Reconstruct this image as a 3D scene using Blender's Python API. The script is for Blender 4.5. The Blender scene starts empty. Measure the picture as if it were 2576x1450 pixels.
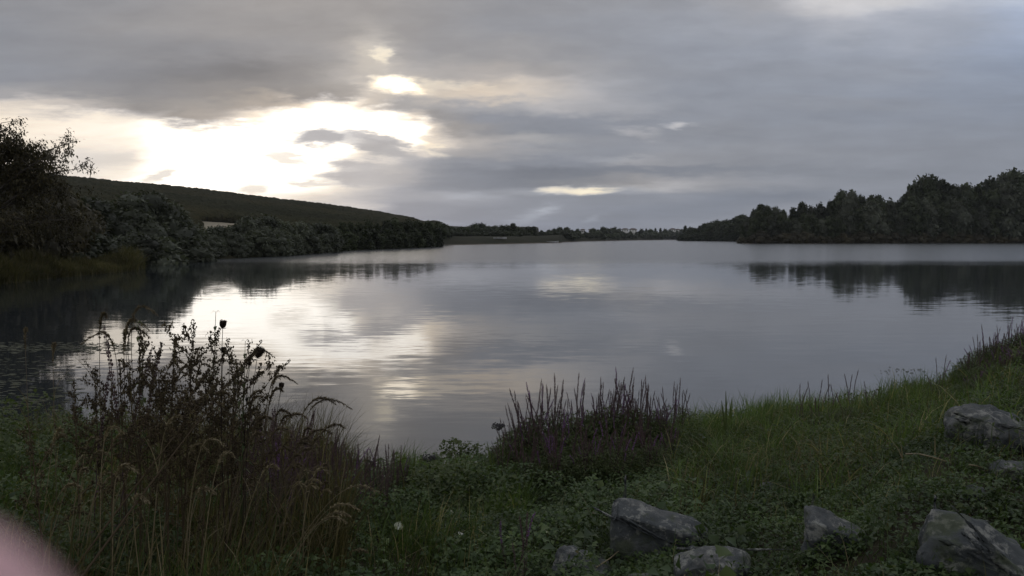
import bpy, bmesh, math, random
import numpy as np
from mathutils import Vector, Matrix, Euler, noise as mnoise

R = math.radians
scene = bpy.context.scene
COL = scene.collection

# ------------------------------------------------------------------ camera
F = 1983.0                      # focal length in units of the 2576 wide picture
CX, CY = 1288.0, 725.0
HOR = 599.0                     # picture row of the horizon
PITCH = math.atan((CY - HOR) / F)
EYE = 2.6                       # eye height over the water
cam_d = bpy.data.cameras.new('camera')
cam = bpy.data.objects.new('camera', cam_d)
COL.objects.link(cam)
cam.location = (0, 0, EYE)
cam.rotation_euler = (R(90) - PITCH, 0, 0)
cam_d.sensor_width = 36
cam_d.lens = 36 * F / 2576
cam_d.clip_start = 0.004
cam_d.clip_end = 20000
cam_d.dof.use_dof = True
cam_d.dof.focus_distance = 9
cam_d.dof.aperture_fstop = cam_d.lens / 2.0      # a 2 mm phone aperture
scene.camera = cam

scene.view_settings.view_transform = 'Standard'
scene.view_settings.look = 'None'
scene.view_settings.exposure = 0
scene.view_settings.gamma = 1
scene.view_settings.use_curve_mapping = False
scene.render.engine = 'CYCLES'
scene.cycles.use_denoising = True
scene.cycles.max_bounces = 6
scene.cycles.diffuse_bounces = 3
scene.cycles.transmission_bounces = 4
scene.cycles.volume_bounces = 0

SUN_AZ, SUN_EL = -18.5, 6.8     # the sun stands behind the bright gap in the clouds
SUN_STRENGTH, SUN_ANGLE = 0.004, 10.0
HAZE = 0.00008                  # density of the evening air
SKY_STRENGTH = 0.05             # strength of the clear sky behind the clouds


def ray(px, py):
    a, b = (px - CX) / F, (CY - py) / F
    return Vector((a, math.cos(PITCH) + math.sin(PITCH) * b, -math.sin(PITCH) + math.cos(PITCH) * b))


def az_of(px):
    return math.atan2((px - CX) / F, math.cos(PITCH))


def srgb(v):
    v = v / 255.0
    return v / 12.92 if v <= 0.04045 else ((v + 0.055) / 1.055) ** 2.4


# ------------------------------------------------------------------ node helper
class NT:
    def __init__(self, tree):
        self.t = tree
        tree.nodes.clear()

    def n(self, kind, **kw):
        nd = self.t.nodes.new(kind)
        for k, v in kw.items():
            setattr(nd, k, v)
        return nd

    def link(self, a, b):
        self.t.links.new(a, b)

    def put(self, sock, v):
        if isinstance(v, bpy.types.NodeSocket):
            self.link(v, sock)
        else:
            sock.default_value = v

    def m(self, op, a, b=None, c=None, clamp=False):
        nd = self.n('ShaderNodeMath', operation=op, use_clamp=clamp)
        self.put(nd.inputs[0], a)
        if b is not None:
            self.put(nd.inputs[1], b)
        if c is not None:
            self.put(nd.inputs[2], c)
        return nd.outputs[0]

    def vm(self, op, a, b=None, s=None):
        nd = self.n('ShaderNodeVectorMath', operation=op)
        self.put(nd.inputs[0], a)
        if b is not None:
            self.put(nd.inputs[1], b)
        if s is not None:
            self.put(nd.inputs['Scale'], s)
        return nd.outputs[0]

    def comb(self, x, y, z):
        nd = self.n('ShaderNodeCombineXYZ')
        for i, v in enumerate((x, y, z)):
            self.put(nd.inputs[i], v)
        return nd.outputs[0]

    def noise(self, vec, scale, detail=4, rough=0.55, out='Fac', dist=0.0, dim='3D'):
        nd = self.n('ShaderNodeTexNoise', noise_dimensions=dim)
        if vec is not None:
            self.link(vec, nd.inputs['Vector'])
        nd.inputs['Scale'].default_value = scale
        nd.inputs['Detail'].default_value = detail
        nd.inputs['Roughness'].default_value = rough
        nd.inputs['Distortion'].default_value = dist
        return nd.outputs[out]

    def maprange(self, v, a, b, c=0.0, d=1.0, smooth=False):
        nd = self.n('ShaderNodeMapRange', interpolation_type='SMOOTHSTEP' if smooth else 'LINEAR')
        self.put(nd.inputs[0], v)
        for i, q in enumerate((a, b, c, d)):
            self.put(nd.inputs[i + 1], q)
        return nd.outputs[0]

    def mix(self, f, a, b, blend='MIX'):
        nd = self.n('ShaderNodeMix', data_type='RGBA', blend_type=blend, clamp_factor=True)
        self.put(nd.inputs[0], f)
        for s, v in ((nd.inputs[6], a), (nd.inputs[7], b)):
            if isinstance(v, (tuple, list)):
                s.default_value = (v[0], v[1], v[2], 1)
            else:
                self.link(v, s)
        return nd.outputs[2]

    def ramp(self, v, stops):
        nd = self.n('ShaderNodeValToRGB')
        cr = nd.color_ramp
        while len(cr.elements) > 1:
            cr.elements.remove(cr.elements[-1])
        for i, (p, c) in enumerate(stops):
            e = cr.elements[0] if i == 0 else cr.elements.new(p)
            e.position = p
            e.color = (c[0], c[1], c[2], 1)
        self.put(nd.inputs[0], v)
        return nd.outputs[0]


# ------------------------------------------------------------------ world: evening overcast with breaks
# Each row is one elevation; stops are (column, brightness, warmth).
SKY_ROWS = [
    (-420, [(-600, 176, -2), (600, 180, 1), (1300, 182, 0), (2000, 190, -3), (3000, 190, -5)]),  # unseen sky overhead, brightened to lift the light on the near bank
    (-90, [(-600, 140, -2), (600, 148, 4), (1300, 144, 1), (2000, 175, -1), (2300, 190, -3), (3000, 172, -8)]),
    (0, [(-300, 137, -2), (0, 138, 0), (300, 141, 1), (700, 150, 6), (950, 151, 6), (1300, 144, 1), (1700, 149, -1),
         (1950, 160, 1), (2080, 200, 2), (2250, 206, 0), (2350, 188, -3), (2450, 180, -6), (2576, 193, -10), (2900, 175, -10)]),
    (60, [(-300, 136, -2), (0, 137, -2), (300, 142, 2), (600, 147, 4), (930, 151, 6), (1250, 142, 0), (1700, 153, -3),
          (2000, 158, -3), (2100, 170, -2), (2230, 168, -4), (2400, 163, -6), (2576, 172, -13), (2900, 165, -12)]),
    (130, [(-300, 138, -2), (0, 138, -2), (300, 138, 0), (500, 136, 0), (800, 147, 4), (900, 160, 8), (1100, 148, 3),
           (1300, 151, 3), (1450, 145, 0), (1700, 148, -4), (2000, 153, -5), (2300, 157, -6), (2576, 158, -12), (2900, 155, -10)]),
    (180, [(-300, 145, 0), (0, 141, -3), (200, 135, -2), (450, 122, -1), (650, 119, 1), (800, 143, 5), (900, 162, 8),
           (1100, 157, 6), (1250, 166, 8), (1400, 156, 4), (1600, 146, -2), (1800, 143, -4), (2300, 150, -5), (2576, 150, -11)]),
    (232, [(-300, 175, 6), (0, 157, 3), (150, 142, 1), (350, 131, 0), (550, 135, 3), (700, 132, 4), (850, 150, 8),
           (920, 168, 10), (1080, 188, 14), (1200, 200, 17), (1300, 202, 14), (1430, 183, 6), (1550, 158, 0), (1700, 145, -4),
           (2000, 146, -5), (2576, 145, -9)]),
    (265, [(-300, 215, 14), (0, 200, 15), (180, 178, 9), (350, 138, 4), (550, 147, 7), (680, 163, 13), (740, 205, 18),
           (800, 290, 10), (870, 300, 8), (930, 195, 14), (1000, 152, 5), (1200, 158, 1), (1400, 171, 4), (1550, 162, 0),
           (1750, 143, -4), (2200, 142, -4), (2576, 142, -8)]),
    (298, [(-300, 225, 14), (0, 228, 16), (150, 232, 13), (250, 240, 11), (350, 210, 11), (450, 150, 8), (560, 165, 10),
           (640, 235, 14), (710, 310, 3), (880, 345, 0), (980, 320, 5), (1020, 215, 14), (1070, 146, 5), (1200, 138, -3),
           (1500, 140, -4), (1750, 142, -4), (2576, 140, -7)]),
    (326, [(-300, 230, 14), (0, 232, 14), (120, 238, 12), (300, 247, 9), (400, 290, 5), (560, 310, 3), (700, 345, 0),
           (880, 345, 0), (930, 280, 6), (1000, 340, 2), (1040, 310, 5), (1075, 215, 14), (1130, 150, 7), (1300, 134, -4),
           (1500, 136, -4), (1750, 142, -3), (2576, 140, -6)]),
    (355, [(-300, 235, 13), (0, 232, 13), (170, 224, 13), (250, 226, 10), (350, 262, 8), (440, 345, 0), (700, 345, 0),
           (860, 325, 2), (900, 235, 9), (945, 220, 9), (985, 260, 7), (1050, 320, 5), (1095, 235, 14), (1160, 170, 8),
           (1300, 158, 3), (1450, 143, -2), (1600, 140, -3), (2576, 139, -5)]),
    (385, [(-300, 235, 12), (0, 235, 12), (180, 210, 8), (300, 214, 8), (365, 285, 5), (450, 345, 0), (870, 345, 0),
           (905, 260, 7), (950, 205, 7), (1020, 195, 7), (1080, 210, 10), (1130, 165, 5), (1250, 152, 1), (1400, 143, -3),
           (1550, 140, -4), (1700, 144, -2), (2000, 141, -3), (2576, 138, -5)]),
    (410, [(-300, 235, 12), (0, 235, 12), (200, 207, 7), (310, 214, 9), (390, 300, 4), (480, 345, 0), (830, 340, 0),
           (865, 250, 7), (920, 212, 7), (980, 215, 7), (1040, 170, 2), (1100, 148, -2), (1300, 134, -5), (1480, 132, -5),
           (1600, 152, 0), (1700, 146, -1), (1850, 140, -3), (2576, 138, -5)]),
    (432, [(-300, 230, 12), (0, 235, 12), (200, 213, 8), (320, 236, 9), (400, 310, 3), (520, 345, 0), (800, 340, 0),
           (860, 250, 7), (900, 300, 5), (950, 225, 7), (1010, 180, 4), (1080, 150, -2), (1150, 133, -5), (1350, 115, -6),
           (1600, 127, -5), (2000, 133, -4), (2576, 138, -5)]),
    (462, [(-300, 230, 12), (250, 235, 11), (400, 315, 3), (640, 330, 2), (790, 290, 5), (850, 235, 7), (900, 210, 5),
           (1000, 162, -1), (1100, 138, -5), (1300, 124, -6), (1450, 132, -2), (1600, 148, 3), (1700, 160, 2), (1900, 150, -2),
           (2100, 140, -4), (2576, 139, -5)]),
    (494, [(-300, 230, 12), (300, 250, 10), (500, 300, 4), (680, 285, 5), (780, 232, 7), (900, 197, 3), (1000, 168, -1),
           (1150, 162, -3), (1300, 141, -5), (1500, 139, -5), (1700, 142, -5), (1800, 129, -7), (2000, 126, -7), (2200, 138, -5),
           (2576, 142, -4)]),
    (530, [(-300, 230, 12), (500, 265, 6), (750, 222, 6), (880, 180, 0), (1000, 152, -5), (1200, 143, -6), (1400, 141, -6),
           (1600, 133, -7), (1800, 131, -7), (2000, 144, -4), (2576, 143, -4)]),
    (572, [(-300, 220, 12), (500, 240, 8), (700, 220, 6), (950, 163, -5), (1100, 142, -8), (1300, 142, -8), (1500, 133, -8),
           (1700, 141, -6), (1900, 149, -4), (2576, 146, -4)]),
]
# single breaks and scraps of cloud: column, row, half width, half height, tilt, added light (r, g, b)
SKY_SPOTS = [
    (990, 212, 38, 17, 5, (1.8, 1.7, 1.5)), (975, 206, 110, 52, 8, (.13, .12, .10)), (966, 138, 13, 18, 25, (.38, .35, .28)), (946, 130, 34, 40, 15, (.10, .09, .07)), (1030, 222, 45, 10, 4, (.20, .18, .14)),
    (930, 128, 45, 50, 10, (.06, .055, .04)),
    (1150, 216, 55, 8, 6, (.18, .165, .13)), (1065, 210, 30, 10, 0, (.16, .15, .12)), (925, 222, 30, 9, 20, (.14, .13, .115)),
    (1395, 478, 36, 8, 0, (.62, .55, .42)), (1483, 481, 42, 7, 0, (.85, .76, .56)), (1430, 480, 110, 9, -2, (.13, .13, .12)),
    (1590, 333, 48, 10, 8, (.13, .115, .095)), (1700, 316, 30, 7, -6, (.26, .24, .21)), (1640, 474, 80, 9, -3, (.10, .10, .095)),
    (1560, 402, 60, 6, 0, (.06, .06, .055)), (1340, 543, 48, 12, -22, (.085, .09, .09)), (1375, 528, 16, 7, -20, (.09, .095, .095)),
    (1485, 551, 22, 6, -18, (.07, .075, .075)), (1170, 492, 60, 6, 2, (.06, .065, .065)), (1100, 560, 30, 6, 0, (.05, .055, .06)),
    (1090, 370, 30, 7, 35, (.25, .23, .18)), (1360, 350, 70, 14, 14, (.05, .048, .04)),
]
# scraps of grey cloud standing in front of the bright gap
SKY_DARK = [(806, 345, 50, 14, -3, 150), (640, 477, 22, 7, 0, 236), (722, 398, 28, 8, 10, 246), (940, 346, 46, 9, 12, 180),
            (960, 374, 60, 14, 14, 172), (905, 418, 55, 11, 4, 176), (880, 440, 45, 9, 0, 200), (405, 440, 20, 10, -20, 225),
            (930, 450, 75, 13, 0, 176), (820, 520, 90, 9, 0, 210), (775, 462, 40, 5, 0, 228)]

world = bpy.data.worlds.new('World')
scene.world = world
world.use_nodes = True
w = NT(world.node_tree)
tc = w.n('ShaderNodeTexCoord')
sep = w.n('ShaderNodeSeparateXYZ')
w.link(tc.outputs['Generated'], sep.inputs[0])
dx, dy, dz = sep.outputs
hz = w.m('SQRT', w.m('ADD', w.m('MULTIPLY', dx, dx), w.m('MULTIPLY', dy, dy)))
az = w.m('ARCTAN2', dx, dy)
vv = w.m('DIVIDE', dz, w.m('MAXIMUM', dy, w.m('MULTIPLY', hz, 0.6)))
vabs = w.m('ABSOLUTE', vv)
# the same cloud deck seen in perspective: stretched flat towards the horizon
wv = w.comb(w.m('MULTIPLY', az, 5.0), w.m('MULTIPLY', w.m('POWER', w.m('ADD', vabs, 0.015), 0.65), 17.0), 0.0)
warp = w.noise(wv, 1.3, 3, 0.55, 'Color', dim='2D')
ws = w.n('ShaderNodeSeparateColor')
w.link(warp, ws.inputs[0])
warp2 = w.noise(wv, 4.2, 5, 0.62, 'Color', dim='2D')
ws2 = w.n('ShaderNodeSeparateColor')
w.link(warp2, ws2.inputs[0])
azw = w.m('ADD', az, w.m('ADD', w.m('MULTIPLY', w.m('SUBTRACT', ws.outputs[0], 0.5), 0.050),
                         w.m('MULTIPLY', w.m('SUBTRACT', ws2.outputs[0], 0.5), 0.032)))
amp = w.m('MINIMUM', w.m('ADD', w.m('MULTIPLY', vabs, 0.30), 0.004), 0.04)
vw = w.m('ADD', vv, w.m('MULTIPLY', amp, w.m('ADD', w.m('MULTIPLY', w.m('SUBTRACT', ws.outputs[1], 0.5), 0.85),
                                             w.m('MULTIPLY', w.m('SUBTRACT', ws2.outputs[1], 0.5), 0.60))))


def sky_v(py):
    r_ = ray(CX, py)
    return r_.z / r_.y


AZ0, AZ1 = R(-50), R(50)
pos = w.maprange(azw, AZ0, AZ1)
cur = None
prev_v = None
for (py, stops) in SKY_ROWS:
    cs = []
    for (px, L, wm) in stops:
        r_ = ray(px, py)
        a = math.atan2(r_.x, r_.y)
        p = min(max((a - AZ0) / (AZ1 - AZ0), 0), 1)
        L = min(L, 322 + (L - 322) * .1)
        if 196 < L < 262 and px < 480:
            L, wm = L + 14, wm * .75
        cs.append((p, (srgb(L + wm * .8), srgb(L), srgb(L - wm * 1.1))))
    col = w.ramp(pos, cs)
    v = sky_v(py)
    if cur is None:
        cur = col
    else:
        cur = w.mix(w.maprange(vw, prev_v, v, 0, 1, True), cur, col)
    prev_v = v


def spot_mask(px, py, sx, sy, tilt, vec, hard):
    r_ = ray(px, py)
    mp = w.n('ShaderNodeMapping', vector_type='TEXTURE')
    w.link(vec, mp.inputs[0])
    mp.inputs['Location'].default_value = (math.atan2(r_.x, r_.y), r_.z / r_.y, 0)
    mp.inputs['Rotation'].default_value = (0, 0, R(-tilt))
    mp.inputs['Scale'].default_value = (2.1 * sx / F, 2.1 * sy / F, 1)
    g_ = w.n('ShaderNodeTexGradient', gradient_type='SPHERICAL')
    w.link(mp.outputs[0], g_.inputs[0])
    return w.maprange(g_.outputs['Fac'], 0.0, hard, 0, 1, True)


azs = w.m('ADD', az, w.m('ADD', w.m('MULTIPLY', w.m('SUBTRACT', ws2.outputs[0], 0.5), 0.050),
                         w.m('MULTIPLY', w.m('SUBTRACT', ws.outputs[0], 0.5), 0.012)))
vs_ = w.m('ADD', vv, w.m('MULTIPLY', amp, w.m('MULTIPLY', w.m('SUBTRACT', ws2.outputs[1], 0.5), 0.62)))
svec = w.comb(azs, vs_, 0.0)
for (px, py, sx, sy, tilt, L) in SKY_DARK:
    g = spot_mask(px, py, sx, sy, tilt, svec, 0.6)
    cur = w.mix(w.m('MULTIPLY', g, 0.9), cur, (srgb(L + 3), srgb(L), srgb(L - 4)))
for (px, py, sx, sy, tilt, c) in SKY_SPOTS:
    g = spot_mask(px, py, sx, sy, tilt, svec, 1.0)
    nd = w.n('ShaderNodeMix', data_type='RGBA', blend_type='ADD', clamp_factor=False)
    w.link(g, nd.inputs[0])
    w.link(cur, nd.inputs[6])
    nd.inputs[7].default_value = (*c, 1)
    cur = nd.outputs[2]
# fine relief of the cloud base everywhere, and unseen overcast behind the viewer, brightened to light the bank
fine = w.noise(w.comb(w.m('MULTIPLY', azw, 5.0), w.m('MULTIPLY', w.m('POWER', w.m('ADD', vabs, 0.02), 0.6), 16.0), 0.0),
               2.6, 5, 0.58, dim='2D')
soft = w.m('ADD', 1.0, w.m('MULTIPLY', w.m('SUBTRACT', fine, 0.5), 0.30))
lum = w.n('ShaderNodeRGBToBW')
w.link(cur, lum.inputs[0])
cur = w.vm('SCALE', cur, s=soft)
cur = w.mix(w.maprange(lum.outputs[0], 0.40, 0.95), w.vm('MULTIPLY', cur, (1.09, 1.105, 1.20)), w.vm('MULTIPLY', cur, (1.06, 1.01, 0.94)))
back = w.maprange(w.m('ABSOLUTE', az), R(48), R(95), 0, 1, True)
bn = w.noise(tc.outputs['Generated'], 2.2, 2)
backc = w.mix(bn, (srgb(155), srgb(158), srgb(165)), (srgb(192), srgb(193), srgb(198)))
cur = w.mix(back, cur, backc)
sky = w.n('ShaderNodeTexSky', sky_type='NISHITA')
sky.sun_disc = False
sky.sun_elevation = R(SUN_EL)
sky.sun_rotation = R(SUN_AZ)
b1 = w.n('ShaderNodeBackground')
w.link(sky.outputs[0], b1.inputs[0])
b1.inputs[1].default_value = SKY_STRENGTH
b2 = w.n('ShaderNodeBackground')
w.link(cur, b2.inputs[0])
ms = w.n('ShaderNodeMixShader')
ms.inputs[0].default_value = 0.97          # the cloud deck covers nearly all of the clear sky
w.link(b1.outputs[0], ms.inputs[1])
w.link(b2.outputs[0], ms.inputs[2])
wo = w.n('ShaderNodeOutputWorld')
w.link(ms.outputs[0], wo.inputs[0])
world.cycles.sampling_method = 'MANUAL'
world.cycles.sample_map_resolution = 1024

sun_d = bpy.data.lights.new('sun', 'SUN')
sun_d.energy = SUN_STRENGTH
sun_d.angle = R(SUN_ANGLE)
sun_d.color = (1.0, 0.93, 0.80)
sun = bpy.data.objects.new('sun', sun_d)
COL.objects.link(sun)
sd = Vector((math.sin(R(SUN_AZ)) * math.cos(R(SUN_EL)), math.cos(R(SUN_AZ)) * math.cos(R(SUN_EL)), math.sin(R(SUN_EL))))
sun.rotation_euler = sd.to_track_quat('Z', 'Y').to_euler()
sun.location = sd * 50

# ------------------------------------------------------------------ evening haze
def haze_box():
    m = bpy.data.materials.new('haze')
    m.use_nodes = True
    t = NT(m.node_tree)
    pv = t.n('ShaderNodeVolumePrincipled')
    pv.inputs['Color'].default_value = (.86, .90, .95, 1)
    pv.inputs['Density'].default_value = HAZE
    pv.inputs['Anisotropy'].default_value = .45
    o = t.n('ShaderNodeOutputMaterial')
    t.link(pv.outputs[0], o.inputs['Volume'])
    me = bpy.data.meshes.new('haze')
    bm = bmesh.new()
    bmesh.ops.create_cube(bm, size=1)
    bm.to_mesh(me)
    bm.free()
    me.materials.append(m)
    o = bpy.data.objects.new('haze', me)
    COL.objects.link(o)
    o.scale = (7400, 7400, 190)
    o.location = (0, 0, 85)
    o['kind'] = 'stuff'
    o['label'] = 'thin evening haze over the lake and the far shore'


if HAZE > 0:
    haze_box()

# ------------------------------------------------------------------ small helpers
def tag(o, label=None, cat=None, group=None, kind=None):
    if label:
        o['label'] = label
    if cat:
        o['category'] = cat
    if group:
        o['group'] = group
    if kind:
        o['kind'] = kind
    return o


def empty(name, loc, rz=0.0):
    o = bpy.data.objects.new(name, None)
    o.empty_display_size = 0.1
    COL.objects.link(o)
    o.location = loc
    o.rotation_euler = (0, 0, rz)
    return o


def link(name, me, parent=None, mat=None):
    o = bpy.data.objects.new(name, me)
    COL.objects.link(o)
    if parent is not None:
        o.parent = parent
    if mat is not None and len(me.materials) == 0:
        me.materials.append(mat)
    return o


def mesh(name, verts, faces, mat=None, smooth=False, tint=None):
    """faces: int array (n,3) or (n,4)"""
    me = bpy.data.meshes.new(name)
    verts = np.asarray(verts, dtype=np.float32)
    faces = np.asarray(faces, dtype=np.int32)
    k = faces.shape[1]
    me.vertices.add(len(verts))
    me.vertices.foreach_set('co', verts.ravel())
    me.loops.add(faces.size)
    me.loops.foreach_set('vertex_index', faces.ravel())
    me.polygons.add(len(faces))
    me.polygons.foreach_set('loop_start', np.arange(0, faces.size, k, dtype=np.int32))
    try:
        me.polygons.foreach_set('loop_total', np.full(len(faces), k, dtype=np.int32))
    except Exception:
        pass
    if smooth:
        me.polygons.foreach_set('use_smooth', np.ones(len(faces), dtype=bool))
    if tint is not None:
        at = me.attributes.new('tint', 'FLOAT', 'POINT')
        at.data.foreach_set('value', np.asarray(tint, dtype=np.float32))
    me.update(calc_edges=True)
    if mat is not None:
        me.materials.append(mat)
    return me


class MB:
    """collects triangles"""
    def __init__(self):
        self.v, self.f, self.t, self.n = [], [], [], 0

    def add(self, v, f, t=0.5):
        v = np.asarray(v, dtype=np.float32).reshape(-1, 3)
        f = np.asarray(f, dtype=np.int32)
        if f.shape[1] == 4:
            f = np.concatenate([f[:, [0, 1, 2]], f[:, [0, 2, 3]]])
        self.v.append(v)
        self.f.append(f + self.n)
        self.t.append(np.full(len(v), t, dtype=np.float32) if np.isscalar(t) else np.asarray(t, dtype=np.float32))
        self.n += len(v)

    def build(self, name, mat, smooth=False):
        return mesh(name, np.concatenate(self.v), np.concatenate(self.f), mat, smooth, np.concatenate(self.t))

    def tube(self, pts, radii, sides=5, t=0.5):
        pts = np.asarray(pts, dtype=np.float64)
        n = len(pts)
        tang = np.gradient(pts, axis=0)
        tang /= np.linalg.norm(tang, axis=1)[:, None] + 1e-9
        ref = np.array([0.13, 0.97, 0.2]) if abs(tang[0][1]) < 0.9 else np.array([1.0, 0, 0])
        a = np.cross(tang, ref)
        a /= np.linalg.norm(a, axis=1)[:, None] + 1e-9
        b = np.cross(tang, a)
        ang = np.linspace(0, 2 * np.pi, sides, endpoint=False)
        rr = np.asarray(radii)[:, None, None]
        ring = pts[:, None, :] + rr * (np.cos(ang)[None, :, None] * a[:, None, :] + np.sin(ang)[None, :, None] * b[:, None, :])
        v = ring.reshape(-1, 3)
        i = np.arange(n - 1)[:, None] * sides
        j = np.arange(sides)[None, :]
        j2 = (j + 1) % sides
        f = np.stack([i + j, i + j2, i + sides + j2, i + sides + j], -1).reshape(-1, 4)
        self.add(v, f, t)
        cap = np.array([[n * sides - sides, n * sides - sides + q, n * sides - sides + q + 1] for q in range(1, sides - 1)]) \
            if sides > 2 else np.zeros((0, 3), int)
        if len(cap):
            self.f.append(cap.astype(np.int32) + self.n - len(v))

    def leaves(self, base, dirs, length, width, rng, sag=0.25, t=None, fold=0.15):
        """pointed leaves: base (n,3), dirs (n,3) unit; each leaf is 4 triangles"""
        n = len(base)
        base, dirs = np.asarray(base, float), np.asarray(dirs, float)
        length = np.broadcast_to(np.asarray(length, float), (n,))
        width = np.broadcast_to(np.asarray(width, float), (n,))
        up = np.array([0, 0, 1.0]) + rng.normal(0, .35, (n, 3))
        side = np.cross(dirs, up)
        side /= np.linalg.norm(side, axis=1)[:, None] + 1e-9
        nrm = np.cross(side, dirs)
        L, W = length[:, None], width[:, None]
        mid = base + dirs * L * .45 + nrm * L * .05
        tip = base + dirs * L - np.array([0, 0, 1.0]) * L * sag
        l = mid + side * W * .5 + nrm * W * fold
        r = mid - side * W * .5 + nrm * W * fold
        v = np.stack([base, l, mid, r, tip], 1).reshape(-1, 3)
        o = np.arange(n)[:, None] * 5
        f = np.concatenate([o + np.array([[0, 2, 1]]), o + np.array([[0, 3, 2]]), o + np.array([[1, 2, 4]]), o + np.array([[2, 3, 4]])])
        tt = rng.random(n) if t is None else np.broadcast_to(np.asarray(t, float), (n,))
        self.add(v, f, np.repeat(tt, 5))

    def blades(self, base, lean, height, width, rng, t=None, segs=3):
        """grass blades: base (n,3); lean (n,2) = sideways reach at the tip as a share of height"""
        n = len(base)
        h = np.broadcast_to(np.asarray(height, float), (n,))
        wd = np.broadcast_to(np.asarray(width, float), (n,))
        ang = rng.random(n) * 2 * np.pi
        side = np.stack([np.cos(ang), np.sin(ang), np.zeros(n)], 1)
        rows = []
        for k in range(segs + 1):
            s = k / segs
            p = base.copy()
            p[:, :2] += lean * (h * s ** 1.9)[:, None]
            ln = np.linalg.norm(lean, axis=1)
            p[:, 2] += h * (s - 0.28 * np.minimum(ln, 1.4) * s ** 2.4)
            if k < segs:
                w_ = (wd * (1 - s * .72) * .5)[:, None]
                rows += [p - side * w_, p + side * w_]
            else:
                rows.append(p)
        v = np.stack(rows, 1).reshape(-1, 3)
        m_ = 2 * segs + 1
        o = np.arange(n)[:, None] * m_
        fs = []
        for k in range(segs - 1):
            a = 2 * k
            fs += [o + np.array([[a, a + 1, a + 3]]), o + np.array([[a, a + 3, a + 2]])]
        a = 2 * (segs - 1)
        fs.append(o + np.array([[a, a + 1, a + 2]]))
        tt = rng.random(n) if t is None else np.broadcast_to(np.asarray(t, float), (n,))
        self.add(v, np.concatenate(fs), np.repeat(tt, m_))

    def octa(self, cen, r, rz=None, t=0.5, rng=None):
        """small octahedra for seeds and berries"""
        cen = np.asarray(cen, float)
        n = len(cen)
        r = np.broadcast_to(np.asarray(r, float), (n,))[:, None]
        rz = r if rz is None else np.broadcast_to(np.asarray(rz, float), (n,))[:, None]
        X, Y, Z = np.eye(3)
        v = np.stack([cen + X * r, cen + Y * r, cen - X * r, cen - Y * r, cen + Z * rz, cen - Z * rz], 1).reshape(-1, 3)
        o = np.arange(n)[:, None] * 6
        f = np.concatenate([o + np.array([[a, b, c]]) for a, b, c in
                            ((0, 1, 4), (1, 2, 4), (2, 3, 4), (3, 0, 4), (1, 0, 5), (2, 1, 5), (3, 2, 5), (0, 3, 5))])
        tt = np.broadcast_to(np.asarray(t, float), (n,))
        self.add(v, f, np.repeat(tt, 6))


# ------------------------------------------------------------------ materials
def new_mat(name):
    m = bpy.data.materials.new(name)
    m.use_nodes = True
    return m, NT(m.node_tree)


def leaf_mat(name, stops, trans=0.25, rough=0.55, obj_var=0.25, nscale=0.0, spec=0.25):
    """colour by the per-leaf tint attribute, a little different per plant"""
    m, t = new_mat(name)
    at = t.n('ShaderNodeAttribute', attribute_name='tint')
    c = t.ramp(at.outputs['Fac'], stops)
    oi = t.n('ShaderNodeObjectInfo')
    k = t.m('ADD', 1.0 - obj_var, t.m('MULTIPLY', oi.outputs['Random'], 2 * obj_var))
    if nscale:
        geo = t.n('ShaderNodeNewGeometry')
        nz = t.noise(geo.outputs['Position'], nscale, 3, 0.6)
        k = t.m('MULTIPLY', k, t.maprange(nz, 0.3, 0.7, 0.5, 1.45))
    c = t.vm('SCALE', c, s=k)
    p = t.n('ShaderNodeBsdfPrincipled')
    t.link(c, p.inputs['Base Color'])
    p.inputs['Roughness'].default_value = rough
    p.inputs['Specular IOR Level'].default_value = spec
    tr = t.n('ShaderNodeBsdfTranslucent')
    t.link(t.vm('MULTIPLY', c, (1.15, 1.25, 0.6)), tr.inputs[0])
    mx = t.n('ShaderNodeMixShader')
    mx.inputs[0].default_value = trans
    t.link(p.outputs[0], mx.inputs[1])
    t.link(tr.outputs[0], mx.inputs[2])
    o = t.n('ShaderNodeOutputMaterial')
    t.link(mx.outputs[0], o.inputs[0])
    return m


def plain_mat(name, a, b, scale=8.0, rough=0.8, bump=0.3, detail=5, spec=0.25):
    m, t = new_mat(name)
    tc_ = t.n('ShaderNodeTexCoord')
    nz = t.noise(tc_.outputs['Object'], scale, detail, 0.6)
    c = t.ramp(nz, [(0.3, a), (0.7, b)])
    p = t.n('ShaderNodeBsdfPrincipled')
    t.link(c, p.inputs['Base Color'])
    p.inputs['Roughness'].default_value = rough
    p.inputs['Specular IOR Level'].default_value = spec
    if bump:
        bp = t.n('ShaderNodeBump')
        bp.inputs['Strength'].default_value = bump
        bp.inputs['Distance'].default_value = 0.02
        t.link(nz, bp.inputs['Height'])
        t.link(bp.outputs[0], p.inputs['Normal'])
    o = t.n('ShaderNodeOutputMaterial')
    t.link(p.outputs[0], o.inputs[0])
    return m


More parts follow.
